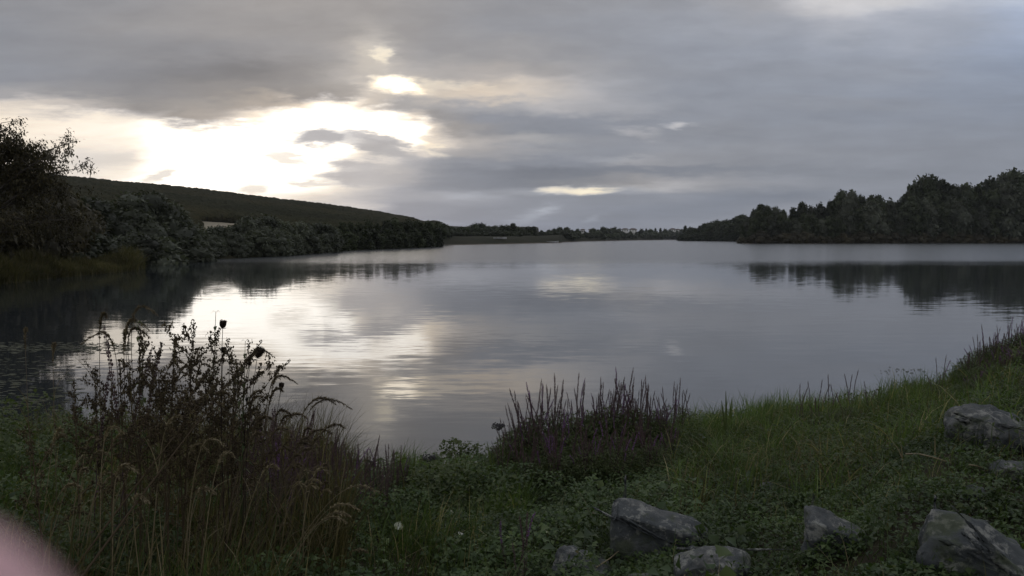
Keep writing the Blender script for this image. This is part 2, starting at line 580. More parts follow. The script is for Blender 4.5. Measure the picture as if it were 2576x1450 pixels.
M = {}
M['far_leaf'] = leaf_mat('far_leaf', [(0, (.030, .036, .016)), (.5, (.045, .056, .024)), (1, (.075, .085, .040))], .15, .6, .3, 0.12)
M['silver_leaf'] = leaf_mat('silver_leaf', [(0, (.060, .066, .045)), (.5, (.092, .10, .070)), (1, (.14, .15, .11))], .2, .6, .25, 0.15)
M['brown_leaf'] = leaf_mat('brown_leaf', [(0, (.040, .034, .018)), (.5, (.060, .052, .026)), (1, (.095, .075, .035))], .15, .6, .25, 0.15)
M['bark'] = plain_mat('bark', (.05, .042, .034), (.11, .095, .08), 6, .9, .6)
def wood_mat():
    m, t = new_mat('wood')
    geo = t.n('ShaderNodeNewGeometry')
    nz = t.noise(geo.outputs['Position'], .011, 3, .6)
    nf = t.noise(geo.outputs['Position'], .6, 3, .6)
    c = t.ramp(t.m('ADD', t.m('MULTIPLY', nz, .7), t.m('MULTIPLY', nf, .3)), [(.35, (.022, .023, .012)), (.5, (.034, .034, .017)), (.62, (.052, .046, .022))])
    p = t.n('ShaderNodeBsdfPrincipled')
    t.link(c, p.inputs['Base Color'])
    p.inputs['Roughness'].default_value = .9
    p.inputs['Specular IOR Level'].default_value = .03
    # foliage scatters light in all directions: soften the shading of the single crowns
    t.link(t.vm('NORMALIZE', t.vm('ADD', t.vm('SCALE', geo.outputs['Normal'], s=.45), (0, 0, .55))), p.inputs['Normal'])
    o = t.n('ShaderNodeOutputMaterial')
    t.link(p.outputs[0], o.inputs[0])
    return m


M['wood'] = wood_mat()


# ------------------------------------------------------------------ the ground: near bank, lake bed, far shores, hill
def tab(pxs_vals):
    p = np.array([az_of(a) for a, _ in pxs_vals])
    v = np.array([b for _, b in pxs_vals], dtype=float)
    return p, v


def wl(py):                     # distance of a waterline seen at picture row py
    return EYE / ((py - HOR) / F * 1.004)


def shore(stops):
    """shoreline given as what one sees: picture column and row of the waterline"""
    out = []
    for px, py in stops:
        r_ = ray(px, py)
        out.append((px, EYE * math.hypot(r_.x, r_.y) / -r_.z))
    return tab(out)


NEAR_T = shore([(-420, 900), (-250, 1085), (0, 1112), (300, 1125), (700, 1165), (1000, 1200), (1100, 1205), (1250, 1185),
                (1400, 1150), (1730, 1078), (2000, 1050), (2200, 1020), (2400, 965), (2576, 900), (2800, 820), (3300, 720)])
FAR_T = shore([(-420, 780), (-100, 738), (0, 716), (60, 709), (150, 699), (250, 690), (345, 681), (366, 674), (380, 661), (480, 655),
               (600, 650), (720, 644), (840, 635.5), (852, 632), (1000, 626), (1096, 622), (1102, 618.8), (1110, 617.5), (1200, 616),
               (1300, 614), (1396, 612), (1412, 611.8), (1418, 609.2), (1500, 607), (1600, 605), (1700, 603.6), (1711, 603.6),
               (1716, 606.6), (1800, 607), (1856, 607.6), (1862, 613), (2000, 613), (2250, 612.6), (2576, 612), (3000, 612), (3600, 612)])
CREST_T = tab([(-900, 400), (-300, 425), (0, 436), (180, 449), (300, 463), (400, 471), (520, 484), (620, 497), (700, 508), (800, 520), (870, 530),
               (950, 543), (1000, 554), (1040, 563), (1080, 582), (1097, 594), (1101, 570), (1115, 570), (1180, 575), (1240, 582), (1330, 596), (1500, 598)])
CRD_T = tab([(-900, 760), (0, 820), (400, 960), (700, 1120), (950, 1350), (1060, 1550), (1130, 2100), (1330, 2400), (1500, 2400)])
FIELD_PX = (512, 632)


def ip(a, T):
    return np.interp(a, T[0], T[1])


def fbm2(x, y, seed=0, octs=4):
    """cheap smooth value noise, vectorised"""
    out = np.zeros_like(x, dtype=float)
    am, fr = 1.0, 1.0
    for o in range(octs):
        xi, yi = np.floor(x * fr).astype(np.int64), np.floor(y * fr).astype(np.int64)
        fx, fy = x * fr - xi, y * fr - yi
        fx, fy = fx * fx * (3 - 2 * fx), fy * fy * (3 - 2 * fy)

        def h(i, j):
            n = (i * 374761393 + j * 668265263 + (seed + o) * 1442695041) & 0x7fffffff
            n = ((n ^ (n >> 13)) * 1274126177) & 0x7fffffff
            return ((n ^ (n >> 16)) & 0xffff) / 65535.0 - 0.5
        out += am * ((h(xi, yi) * (1 - fx) + h(xi + 1, yi) * fx) * (1 - fy) + (h(xi, yi + 1) * (1 - fx) + h(xi + 1, yi + 1) * fx) * fy)
        am *= 0.5
        fr *= 2.03
    return out


def ground_z(x, y):
    x, y = np.asarray(x, float), np.asarray(y, float)
    r = np.hypot(x, y)
    a = np.arctan2(x, y)
    rn, rf = ip(a, NEAR_T), ip(a, FAR_T)
    behind = np.abs(a) > R(58)
    rn = rn + 0.35 * fbm2(a * 25, r * 0, 3)
    s = rn - r
    zn = np.where(s > 0, np.minimum(0.115 * s, 1.15) + 0.05 * fbm2(x * 1.1, y * 1.1, 5) * np.minimum(s, 1), np.maximum(0.20 * s, -2.5))
    e = r - rf
    k = np.clip(rf / 120.0, 0.5, 4)
    lip = (0.9 * k) * (1 - np.exp(-np.maximum(e, 0) / (5 * k)))
    rise = 0.012 * np.minimum(np.maximum(e, 0), 600)
    rz = np.where(e > 0, lip + rise + 0.3 * k * fbm2(x * .05, y * .05, 9), np.maximum(0.12 * e, -2.5))
    # wooded hill on the left
    rc = ip(a, CRD_T)
    zc = EYE + rc * (HOR - ip(a, CREST_T)) / F * np.cos(a)
    zc = zc - 10.8 - 8.5 * np.clip(rc / 800, .5, 1.3)
    r0 = np.where(a < az_of(1100), np.maximum(rf + 70, 150), 1500)
    q = np.clip((r - r0) / np.maximum(rc - r0, 100), 0, 1.0)
    hill = np.maximum(zc, 0) * (0.35 * q + 0.65 * q * q * (3 - 2 * q))
    hill = hill * np.clip((R(75) - np.abs(a)) / R(20), 0, 1)
    hill = hill * (1 + 0.05 * fbm2(x * .006, y * .006, 12) * (q < 0.97))
    rz = rz * 1.0 + np.where(a < az_of(1400), hill, 0)
    mid = np.where(s > 0, zn, np.where(e > 0, rz, np.maximum(zn, rz)))
    # beyond the sides and behind the viewer there is only land
    return np.where(behind, np.minimum(0.98 + 0.02 * r, 1.15 + 0.004 * r), mid)


def gz(x, y):
    return float(ground_z(np.array([x]), np.array([y]))[0])


def at(px, dist):
    """ground point in the direction of picture column px at ground distance dist"""
    a = az_of(px)
    x, y = math.sin(a) * dist, math.cos(a) * dist
    return Vector((x, y, gz(x, y)))


def height_to(px, py, p):
    """height above point p at which the line of sight through row py passes"""
    return EYE + math.hypot(p.x, p.y) * ray(px, py).z / math.hypot(ray(px, py).x, ray(px, py).y) - p.z


def hit(px, py, lift=0.0):
    d = ray(px, py)
    t = 1.0
    while t < 3000:
        p = Vector((0, 0, EYE)) + d * t
        if p.z <= gz(p.x, p.y) + lift:
            return Vector((p.x, p.y, gz(p.x, p.y)))
        t *= 1.01
    return p


fine_az = np.arange(R(-46), R(46), R(0.22))
coarse = np.arange(R(46), R(314), R(3.0))
AZ = np.concatenate([fine_az, coarse])
RR = np.concatenate([np.geomspace(0.6, 3600, 290)])
gx = np.sin(AZ)[None, :] * RR[:, None]
gy = np.cos(AZ)[None, :] * RR[:, None]
gzz = ground_z(gx, gy)
nr, na = gx.shape
V = np.stack([gx, gy, gzz], -1).reshape(-1, 3)
i = np.arange(nr - 1)[:, None] * na
j = np.arange(na)[None, :]
j2 = (j + 1) % na
Fq = np.stack([i + j, i + na + j, i + na + j2, i + j2], -1).reshape(-1, 4)[:, ::-1]
Fq = np.concatenate([np.concatenate([Fq[:, [0, 1, 2]], Fq[:, [0, 2, 3]]]),
                     np.stack([np.full(na, len(V)), np.arange(na), (np.arange(na) + 1) % na], -1)[:, ::-1]])
V = np.concatenate([V, [[0, 0, gz(0, 0.01)]]])

m, t = new_mat('ground')
geo = t.n('ShaderNodeNewGeometry')
n1 = t.noise(geo.outputs['Position'], 1.3, 8, 0.65)
n2 = t.noise(geo.outputs['Position'], 0.06, 4, 0.6)
soil = t.ramp(n1, [(.3, (.022, .018, .012)), (.55, (.038, .034, .02)), (.8, (.05, .055, .026))])
grassy = t.ramp(t.m('ADD', t.m('MULTIPLY', n1, .4), t.m('MULTIPLY', n2, .6)), [(.35, (.019, .022, .011)), (.6, (.032, .030, .016))])
ln = t.vm('LENGTH', geo.outputs['Position'])
lnn = t.n('ShaderNodeVectorMath', operation='LENGTH')
t.link(geo.outputs['Position'], lnn.inputs[0])
sx_ = t.n('ShaderNodeSeparateXYZ')
t.link(geo.outputs['Position'], sx_.inputs[0])
cc = t.mix(t.maprange(lnn.outputs['Value'], 18, 40), soil, grassy)
# bare pale mud just above the waterline
mud = t.m('MULTIPLY', t.maprange(t.m('ADD', sx_.outputs[2], t.m('MULTIPLY', t.m('SUBTRACT', n1, .5), 0.25)), 0.45, 0.15), t.maprange(lnn.outputs['Value'], 200, 350))
cc = t.mix(t.m('MULTIPLY', mud, .8), cc, (.15, .125, .10))
p = t.n('ShaderNodeBsdfPrincipled')
t.link(cc, p.inputs['Base Color'])
p.inputs['Roughness'].default_value = .95
p.inputs['Specular IOR Level'].default_value = .1
bp = t.n('ShaderNodeBump')
bp.inputs['Distance'].default_value = .05
t.link(n1, bp.inputs['Height'])
t.link(bp.outputs[0], p.inputs['Normal'])
o = t.n('ShaderNodeOutputMaterial')
t.link(p.outputs[0], o.inputs[0])
ground = tag(link('ground', mesh('ground', V, Fq, m, True)), 'dark overgrown bank and the land around the lake', kind='structure')

# ------------------------------------------------------------------ the lake
m, t = new_mat('water')
geo = t.n('ShaderNodeNewGeometry')
pos_ = geo.outputs['Position']
ss = t.n('ShaderNodeSeparateXYZ')
t.link(pos_, ss.inputs[0])
wx, wy, wz = ss.outputs
lnw = t.n('ShaderNodeVectorMath', operation='LENGTH')
t.link(pos_, lnw.inputs[0])
dist = lnw.outputs['Value']
# wind lanes: where the breeze ruffles the far water; calm nearer the bank
lane_n = t.noise(t.comb(t.m('MULTIPLY', wx, .010), t.m('MULTIPLY', wy, .028), 0.0), 1.0, 4, .6)
edge = t.m('ADD', wy, t.m('MULTIPLY', t.m('SUBTRACT', lane_n, .5), 55.0))
lane = t.maprange(edge, 60, 100, 0, 1, True)
patch = t.noise(t.comb(t.m('MULTIPLY', wx, .09), t.m('MULTIPLY', wy, .35), 3.0), 1.0, 3, .55)
near_lane = t.m('MULTIPLY', t.maprange(patch, .56, .72, 0, 1, True), t.maprange(wy, 8, 16, 0, 1))


def slope(sx, sy, det, zoff):
    v_ = t.comb(t.m('MULTIPLY', wx, sx), t.m('MULTIPLY', wy, sy), zoff)
    nd = t.n('ShaderNodeSeparateColor')
    t.link(t.noise(v_, 1.0, det, .5, 'Color'), nd.inputs[0])
    return t.m('SUBTRACT', nd.outputs[0], .5), t.m('SUBTRACT', nd.outputs[1], .5)


a1, b1_ = slope(.75, 3.6, 2, 0.0)          # long low ripples
a2, b2_ = slope(2.6, 8.0, 2, 7.0)          # fine capillary ripples
a3, b3_ = slope(1.2, 4.0, 3, 11.0)
A_LONG, A_FINE, A_PATCH, A_LANE = .026, .016, .035, .16
fine_k = t.m('ADD', A_FINE, t.m('MULTIPLY', near_lane, A_PATCH))
lane_k = t.m('MULTIPLY', lane, A_LANE)
sy_ = t.m('ADD', t.m('ADD', t.m('MULTIPLY', b1_, A_LONG), t.m('MULTIPLY', b2_, fine_k)), t.m('MULTIPLY', b3_, lane_k))
sxx = t.m('ADD', t.m('ADD', t.m('MULTIPLY', a1, A_LONG * .35), t.m('MULTIPLY', a2, t.m('MULTIPLY', fine_k, .4))), t.m('MULTIPLY', a3, t.m('MULTIPLY', lane_k, .5)))
nrm = t.vm('NORMALIZE', t.comb(sxx, sy_, 1.0))
p = t.n('ShaderNodeBsdfPrincipled')
p.inputs['Base Color'].default_value = (.032, .038, .042, 1)
t.link(t.maprange(lane, 0, 1, .045, .20), p.inputs['Roughness'])
p.inputs['IOR'].default_value = 2.0
t.link(nrm, p.inputs['Normal'])
o = t.n('ShaderNodeOutputMaterial')
t.link(p.outputs[0], o.inputs[0])
wa = np.linspace(R(-62), R(62), 160)
wr = np.concatenate([[5.0], np.geomspace(6.5, 1400, 60)])
V = np.stack([np.sin(wa)[None] * wr[:, None], np.cos(wa)[None] * wr[:, None], np.zeros((len(wr), len(wa)))], -1).reshape(-1, 3)
i = np.arange(len(wr) - 1)[:, None] * len(wa)
j = np.arange(len(wa) - 1)[None, :]
Fq = np.stack([i + j, i + j + 1, i + len(wa) + j + 1, i + len(wa) + j], -1).reshape(-1, 4)
if np.cross(V[Fq[0][1]] - V[Fq[0][0]], V[Fq[0][2]] - V[Fq[0][0]])[2] < 0:
    Fq = Fq[:, ::-1]
water = tag(link('water', mesh('water', V, Fq, m, True)), 'calm grey lake mirroring the evening clouds', kind='structure')

# ------------------------------------------------------------------ the wooded hill
rng = np.random.default_rng(7)
hp = []
a_lo, a_hi = az_of(-120), az_of(1345)
for k in range(120000):
    if len(hp) > 32000:
        break
    a = a_lo + (a_hi - a_lo) * rng.random()
    rc = float(ip(a, CRD_T)) * 1.03
    rf = float(ip(a, FAR_T))
    r_a = max(rf + 60, 150)
    if a > az_of(1100):
        r_a = 1500
    r = r_a * (rc / r_a) ** rng.random()
    x, y = math.sin(a) * r, math.cos(a) * r
    hp.append((x, y, a, r))
hp = np.array(hp)
hzv = ground_z(hp[:, 0], hp[:, 1])
# the open field on the slope: where the line of sight falls between these picture rows
pyv = CY - F * (np.tan(np.arctan2((hzv + 2 - EYE), hp[:, 3] * np.cos(hp[:, 2])) + PITCH))
pxv = CX + F * np.tan(hp[:, 2]) * math.cos(PITCH)
FIELD = [(508, 544), (560, 547), (622, 551), (640, 570), (640, 600), (500, 600), (500, 560)]
inf = (pxv > 498) & (pxv < 650) & (pyv > 547 + (pxv - 508) * .07) & (pyv < 640)
keep = ~inf
hpk, hzk = hp[keep], hzv[keep]
pts = np.stack([hpk[:, 0], hpk[:, 1], hzk], -1)
wm = bpy.data.meshes.new('wood')
wm.vertices.add(len(pts))
wm.vertices.foreach_set('co', pts.astype(np.float32).ravel())
sc_at = wm.attributes.new('size', 'FLOAT', 'POINT')
sc_at.data.foreach_set('value', (rng.uniform(.75, 1.3, len(pts)) * np.clip(hpk[:, 3] / 800, .30, 1.3)).astype(np.float32))
wm.update()
wood = tag(link('wood', wm), 'dark wood covering the whole hillside', kind='stuff')
wood['label'] = 'dark wood covering the whole long hillside'
ng = bpy.data.node_groups.new('wood', 'GeometryNodeTree')
ng.interface.new_socket('Geometry', in_out='INPUT', socket_type='NodeSocketGeometry')
ng.interface.new_socket('Geometry', in_out='OUTPUT', socket_type='NodeSocketGeometry')
gi, go = ng.nodes.new('NodeGroupInput'), ng.nodes.new('NodeGroupOutput')
ico = ng.nodes.new('GeometryNodeMeshIcoSphere')
ico.inputs['Radius'].default_value = 4.6
ico.inputs['Subdivisions'].default_value = 3
sp = ng.nodes.new('GeometryNodeSetPosition')
nz = ng.nodes.new('ShaderNodeTexNoise')
nz.inputs['Scale'].default_value = .42
nz.inputs['Detail'].default_value = 3
posn = ng.nodes.new('GeometryNodeInputPosition')
sub = ng.nodes.new('ShaderNodeVectorMath')
sub.operation = 'SUBTRACT'
sub.inputs[1].default_value = (.5, .5, .5)
scl = ng.nodes.new('ShaderNodeVectorMath')
scl.operation = 'SCALE'
scl.inputs['Scale'].default_value = 5.5
ng.links.new(posn.outputs[0], nz.inputs['Vector'])
ng.links.new(nz.outputs['Color'], sub.inputs[0])
ng.links.new(sub.outputs[0], scl.inputs[0])
ng.links.new(ico.outputs[0], sp.inputs[0])
ng.links.new(scl.outputs[0], sp.inputs['Offset'])
tf = ng.nodes.new('GeometryNodeTransform')
tf.inputs['Translation'].default_value = (0, 0, 4.2)
ng.links.new(sp.outputs[0], tf.inputs[0])
iop = ng.nodes.new('GeometryNodeInstanceOnPoints')
ng.links.new(gi.outputs[0], iop.inputs['Points'])
smt = ng.nodes.new('GeometryNodeSetMaterial')
smt.inputs['Material'].default_value = M['wood']
ng.links.new(tf.outputs[0], smt.inputs[0])
ng.links.new(smt.outputs[0], iop.inputs['Instance'])
rv = ng.nodes.new('FunctionNodeRandomValue')
rv.data_type = 'FLOAT_VECTOR'
rv.inputs[0].default_value = (-.2, -.2, 0)
rv.inputs[1].default_value = (.2, .2, 6.28)
ng.links.new(rv.outputs[0], iop.inputs['Rotation'])
na_ = ng.nodes.new('GeometryNodeInputNamedAttribute')
na_.data_type = 'FLOAT'
na_.inputs['Name'].default_value = 'size'
ng.links.new(na_.outputs['Attribute'], iop.inputs['Scale'])
ng.links.new(iop.outputs[0], go.inputs[0])
md = wood.modifiers.new('wood', 'NODES')
md.node_group = ng
wm.materials.append(M['wood'])

# the pale stubble field in the gap of the wood
fa = np.linspace(az_of(498), az_of(652), 40)
fr = np.geomspace(190, 760, 60)
fx, fy = np.sin(fa)[None] * fr[:, None], np.cos(fa)[None] * fr[:, None]
fz = ground_z(fx, fy)
ppy = CY - F * np.tan(np.arctan2(fz - EYE, fr[:, None] * np.cos(fa)[None]) + PITCH)
ppx = CX + F * np.tan(fa)[None] * math.cos(PITCH) + 0 * fz
okv = (ppy > 547 + (ppx - 508) * .07) & (ppx > 505) & (ppx < 645)
ids = np.arange(fx.size).reshape(fx.shape)
q = okv[:-1, :-1] & okv[1:, :-1] & okv[:-1, 1:] & okv[1:, 1:]
Fq = np.stack([ids[:-1, :-1][q], ids[:-1, 1:][q], ids[1:, 1:][q], ids[1:, :-1][q]], -1)
M['stubble'] = plain_mat('stubble', (.24, .21, .15), (.33, .28, .20), .08, .95, 0)
if len(Fq):
    field = tag(link('field', mesh('field', np.stack([fx, fy, fz + .35], -1).reshape(-1, 3), Fq[:, ::-1], M['stubble'], True)),
                'pale stubble field showing through the wooded hillside', kind='structure')

# ------------------------------------------------------------------ trees
def ico_core(mb, cen, rad, rng, t=.15, sub=2):
    bm = bmesh.new()
    bmesh.ops.create_icosphere(bm, subdivisions=sub, radius=1)
    v = np.array([p.co[:] for p in bm.verts])
    f = np.array([[q.index for q in p.verts] for p in bm.faces])
    bm.free()
    d = 1 + rng.normal(0, .10, len(v))
    mb.add(np.asarray(cen) + v * d[:, None] * np.asarray(rad), f, t)


def crown_mesh(name, lobes, n_leaf, leaf, seed, mat, core=.80, elong=1.6, droop=.15, spread=.16, base_t=.0):
    """many leaf-clump faces spread through the shells of a set of lobes, with solid hearts"""
    rng = np.random.default_rng(seed)
    mb = MB()
    lob = np.array(lobes, float)
    wgt = (lob[:, 3] * lob[:, 4] + lob[:, 4] * lob[:, 5] + lob[:, 3] * lob[:, 5])
    wgt /= wgt.sum()
    if core:
        for L in lob:
            ico_core(mb, L[:3], L[3:6] * core, rng, .12)
    pick = rng.choice(len(lob), n_leaf, p=wgt)
    d = rng.normal(0, 1, (n_leaf, 3))
    d /= np.linalg.norm(d, axis=1)[:, None]
    rad = 1.0 - np.abs(rng.normal(0, spread, n_leaf)) + (rng.random(n_leaf) < .15) * rng.random(n_leaf) * .22
    pos = lob[pick, :3] + d * lob[pick, 3:6] * rad[:, None]
    dr = d * .7 + rng.normal(0, .6, (n_leaf, 3)) + np.array([0, 0, -droop])
    dr /= np.linalg.norm(dr, axis=1)[:, None]
    ln = leaf * rng.uniform(.6, 1.4, n_leaf)
    mb.leaves(pos, dr, ln * elong * .8, ln, rng, sag=.15, t=np.clip(base_t + rng.beta(2, 2, n_leaf) * .75 + .2 * d[:, 2] * 0, 0, 1))
    return mb.build(name, mat)


def trunk_mesh(name, h, r, seed, limbs=5, lean=.05):
    rng = np.random.default_rng(seed)
    mb = MB()
    n = 7
    zz = np.linspace(-.4, h, n)
    px_ = np.cumsum(rng.normal(0, lean * h / n, n))
    py_ = np.cumsum(rng.normal(0, lean * h / n, n))
    pts = np.stack([px_ - px_[0], py_ - py_[0], zz], -1)
    rad = r * np.linspace(1.15, .28, n)
    mb.tube(pts, rad, 7, .5)
    for k in range(limbs):
        z0 = h * rng.uniform(.35, .85)
        b = np.array([np.interp(z0, zz, pts[:, q]) for q in range(3)])
        a = rng.random() * 6.28
        L = h * rng.uniform(.25, .5)
        e = b + np.array([math.cos(a) * L * .7, math.sin(a) * L * .7, L * .65])
        mid = (b + e) / 2 + np.array([0, 0, -.08 * L])
        mb.tube([b, mid, e], [r * .4, r * .26, r * .08], 5, .5)
    return mb.build(name, M['bark'], True)


def lobes_round(rng, H, W, n, low=.12, top=1.0, bulge=1.0):
    """lobes piled into an uneven crown of height H, half width W, standing on z = 0"""
    out = []
    for k in range(n):
        f = (k + .5) / n
        z = H * (low + (top - low - .10) * f)
        prof = math.sin(math.pi * min(1, .18 + .78 * (f ** (.8 * bulge))))
        a = k * 2.4 + rng.random() * 1.2
        rad = W * prof * (.25 + .5 * rng.random())
        s = W * (.34 + .22 * rng.random()) * (.75 + .45 * prof)
        out.append((math.cos(a) * rad, math.sin(a) * rad, z, s * rng.uniform(.85, 1.2), s * rng.uniform(.85, 1.2), s * rng.uniform(.7, 1.05)))
    return out


rr_ = np.random.default_rng(21)
KIND = {}


def make_kind(key, n_var, H, W, nl, n_leaf, leaf, mat, **kw):
    low, bulge = kw.pop('low', .12), kw.pop('bulge', 1.0)
    vs = []
    for k in range(n_var):
        lb = lobes_round(rr_, H, W, nl, low, 1.0, bulge)
        vs.append((crown_mesh(key + '_crown', lb, n_leaf, leaf, 100 + k + hash_(key), mat, **kw),
                   trunk_mesh(key + '_trunk', H * .7, H * .022, 300 + k + hash_(key))))
    KIND[key] = (vs, H)


def hash_(s):
    return sum(ord(c) * (i_ + 3) for i_, c in enumerate(s)) % 5000


# heights are in metres for the prototype; copies are scaled
make_kind('broad_tree', 6, 20, 7.5, 17, 2600, 1.0, M['far_leaf'], low=.10)
make_kind('silver_willow', 5, 20, 8.0, 20, 2800, .95, M['silver_leaf'], low=.06, elong=2.0)
make_kind('poplar', 4, 20, 4.2, 16, 1900, .8, M['far_leaf'], low=.06, bulge=.8)
make_kind('bank_willow', 5, 6, 3.2, 16, 3600, .26, M['silver_leaf'], low=.05, elong=2.4)
make_kind('shrub', 5, 3, 1.9, 12, 2000, .20, M['silver_leaf'], low=.10, elong=2.2)
make_kind('dark_bush', 4, 6, 3.6, 15, 3000, .30, M['brown_leaf'], low=.06)
make_kind('belt_tree', 6, 7, 2.6, 12, 1500, .42, M['far_leaf'], low=.03, elong=1.8)
make_kind('belt_willow', 4, 7, 3.2, 14, 1600, .42, M['silver_leaf'], low=.03, elong=2.0)
make_kind('far_tree', 5, 12, 8.5, 13, 560, 1.5, M['far_leaf'], low=.05)
TREE_NAME = {'broad_tree': 'broadleaf_tree', 'silver_willow': 'willow_tree', 'poplar': 'poplar_tree', 'bank_willow': 'willow_tree',
             'shrub': 'shrub', 'dark_bush': 'bush', 'belt_tree': 'broadleaf_tree', 'belt_willow': 'willow_tree', 'far_tree': 'broadleaf_tree'}
TREE_CAT = {'shrub': 'shrub', 'dark_bush': 'bush'}
prng = random.Random(5)


def tree(key, px, dist, top, label, group=None, wide=1.0, sink=.0, var=None):
    """a tree at picture column px and ground distance dist whose crown reaches picture row top"""
    p = at(px, dist)
    h = max(height_to(px, top, p), .8)
    vs, H = KIND[key]
    cm, tm = vs[prng.randrange(len(vs)) if var is None else var % len(vs)]
    o = empty(TREE_NAME[key], (p.x, p.y, p.z - sink * h), prng.uniform(0, 6.28))
    s = h * (1 + sink) / (H * .99)
    sw = s * wide * prng.uniform(.92, 1.08)
    o.scale = (sw, sw, s)
    tag(o, label, TREE_CAT.get(key, 'tree'), group)
    link('crown', cm, o)
    link('trunk', tm, o)
    return o


# right hand wood
SKYL = [(1866, 568), (1878, 548), (1892, 528), (1908, 509), (1925, 518), (1945, 521), (1966, 527), (1990, 518), (2012, 508), (2035, 521), (2058, 513),
        (2085, 500), (2110, 478), (2136, 482), (2160, 491), (2185, 486), (2203, 490), (2232, 503), (2250, 506), (2268, 486), (2292, 464), (2312, 448), (2332, 440),
        (2360, 444), (2378, 463), (2396, 470), (2424, 460), (2452, 456), (2482, 446), (2512, 441), (2542, 426), (2568, 428), (2600, 424), (2640, 420), (2690, 425)]
sp_x = [a for a, _ in SKYL]
sp_y = [b for _, b in SKYL]
gW = 'trees of the dense wood on the right shore'
for k, (px, py) in enumerate(SKYL):
    rf = float(ip(az_of(px), FAR_T))
    key = ('broad_tree', 'silver_willow', 'broad_tree', 'poplar')[k % 4]
    lab = {'broad_tree': 'tall dark round-topped tree on the skyline of the right shore wood',
           'silver_willow': 'tall grey-green willow on the skyline of the right shore wood',
           'poplar': 'tall slender dark tree on the skyline of the right shore wood'}[key]
    tree(key, px, rf + 16 + 14 * prng.random(), py, lab, gW + ' skyline ' + TREE_NAME[key].replace('_', ' '), wide=.62 if key != 'poplar' else .9)
px = 1863
k = 0
while px < 2680:
    rf = float(ip(az_of(px), FAR_T))
    sk = np.interp(px, sp_x, sp_y)
    top = sk + (612 - sk) * prng.uniform(.16, .5)
    if px < 1885:
        top = max(top, 575)
    key = ('silver_willow', 'broad_tree', 'broad_tree')[k % 3]
    lab = 'lower dark tree in the front rank of the right shore wood' if key == 'broad_tree' else \
        'grey-green willow in the front rank of the right shore wood'
    tree(key, px, rf + 5 + 5 * prng.random(), top, lab, gW + ' front ' + TREE_NAME[key].replace('_', ' '), wide=.8)
    px += prng.uniform(16, 27)
    k += 1
px = 1864
while px < 2660:
    rf = float(ip(az_of(px), FAR_T))
    tree('dark_bush', px, rf + 1.5, 612 - prng.uniform(14, 34), 'dark bush overhanging the water under the right shore wood',
         'bushes along the foot of the right shore wood', wide=1.2, sink=.25)
    px += prng.uniform(15, 24)

# low wooded point left of it
PT = [(1722, 566), (1734, 572), (1746, 574), (1758, 566), (1772, 562), (1786, 560), (1800, 555), (1812, 556), (1826, 554), (1840, 548), (1852, 545), (1864, 540), (1876, 545)]
for k, (px, py) in enumerate(PT):
    rf = float(ip(az_of(px), FAR_T)) if px < 1857 else 610
    tree('poplar' if px in (1722, 1758, 1840) else 'broad_tree', px, rf + 12, py,
         'slender dark tree at the tip of the low wooded point' if px == 1722 else
         ('slender tree rising above the low wooded point' if px in (1758, 1840) else 'dark tree on the low wooded point left of the tall wood'),
         'trees on the low wooded point', wide=1.0 if px in (1722, 1758, 1840) else 1.25)
for k in range(11):
    px = 1718 + k * 13
    rf = float(ip(az_of(min(px, 1855)), FAR_T))
    tree('broad_tree', px, rf + 4, 590 - (px - 1718) * .10 + prng.uniform(-3, 3), 'low bushy tree at the water on the low wooded point',
         'low trees on the low wooded point', wide=1.9, sink=.1)

# tree belt along the left shore below the hill
BELT = [(486, 600), (500, 590), (516, 582), (535, 574), (556, 570), (580, 572), (602, 564), (626, 547), (650, 552), (676, 547), (702, 556), (728, 563),
        (754, 560), (778, 563), (800, 562), (822, 566), (842, 572), (864, 558), (884, 556), (906, 560), (928, 556), (950, 557), (974, 553), (992, 552), (1010, 556), (1028, 555),
        (1044, 558), (1060, 556), (1077, 558), (1090, 562), (1103, 567)]
for k, (px, py) in enumerate(BELT):
    rf = float(ip(az_of(min(px, 1094)), FAR_T))
    wil = px < 850
    key = 'belt_willow' if wil else ('belt_tree' if k % 3 else 'poplar')
    lab = 'grey-green willow in the shore belt below the hill' if wil else \
        ('dark green tree in the far end of the left shore belt' if key == 'belt_tree' else 'slender dark tree standing up from the left shore belt')
    tree(key, px, rf + 7 + 6 * prng.random(), py, lab, 'left shore belt ' + TREE_NAME[key].replace('_', ' '), wide=1.0 if wil else (.85 if key == 'belt_tree' else 1.0), sink=.05)
px = 484
while px < 1098:
    rf = float(ip(az_of(px), FAR_T))
    sk = np.interp(px, [a for a, _ in BELT], [b for _, b in BELT])
    base = HOR + EYE / rf * F
    wil = px < 850
    if 845 < px < 862:
        px += 12
    top = sk + (base - sk) * prng.uniform(.22, .5)
    key = 'belt_willow' if wil else 'belt_tree'
    tree(key, px, rf + 1.5 + 2 * prng.random(), top, 'low grey-green willow at the waterline of the left shore belt' if wil else
         'low dark tree at the waterline of the left shore belt', 'left shore front ' + TREE_NAME[key].replace('_', ' '), wide=1.15, sink=.12)
    px += prng.uniform(13, 21)
o_ = tree('belt_willow', 832, 147, 568, 'big rounded grey-green willow standing out at the bend of the left shore', wide=1.0, sink=.08)

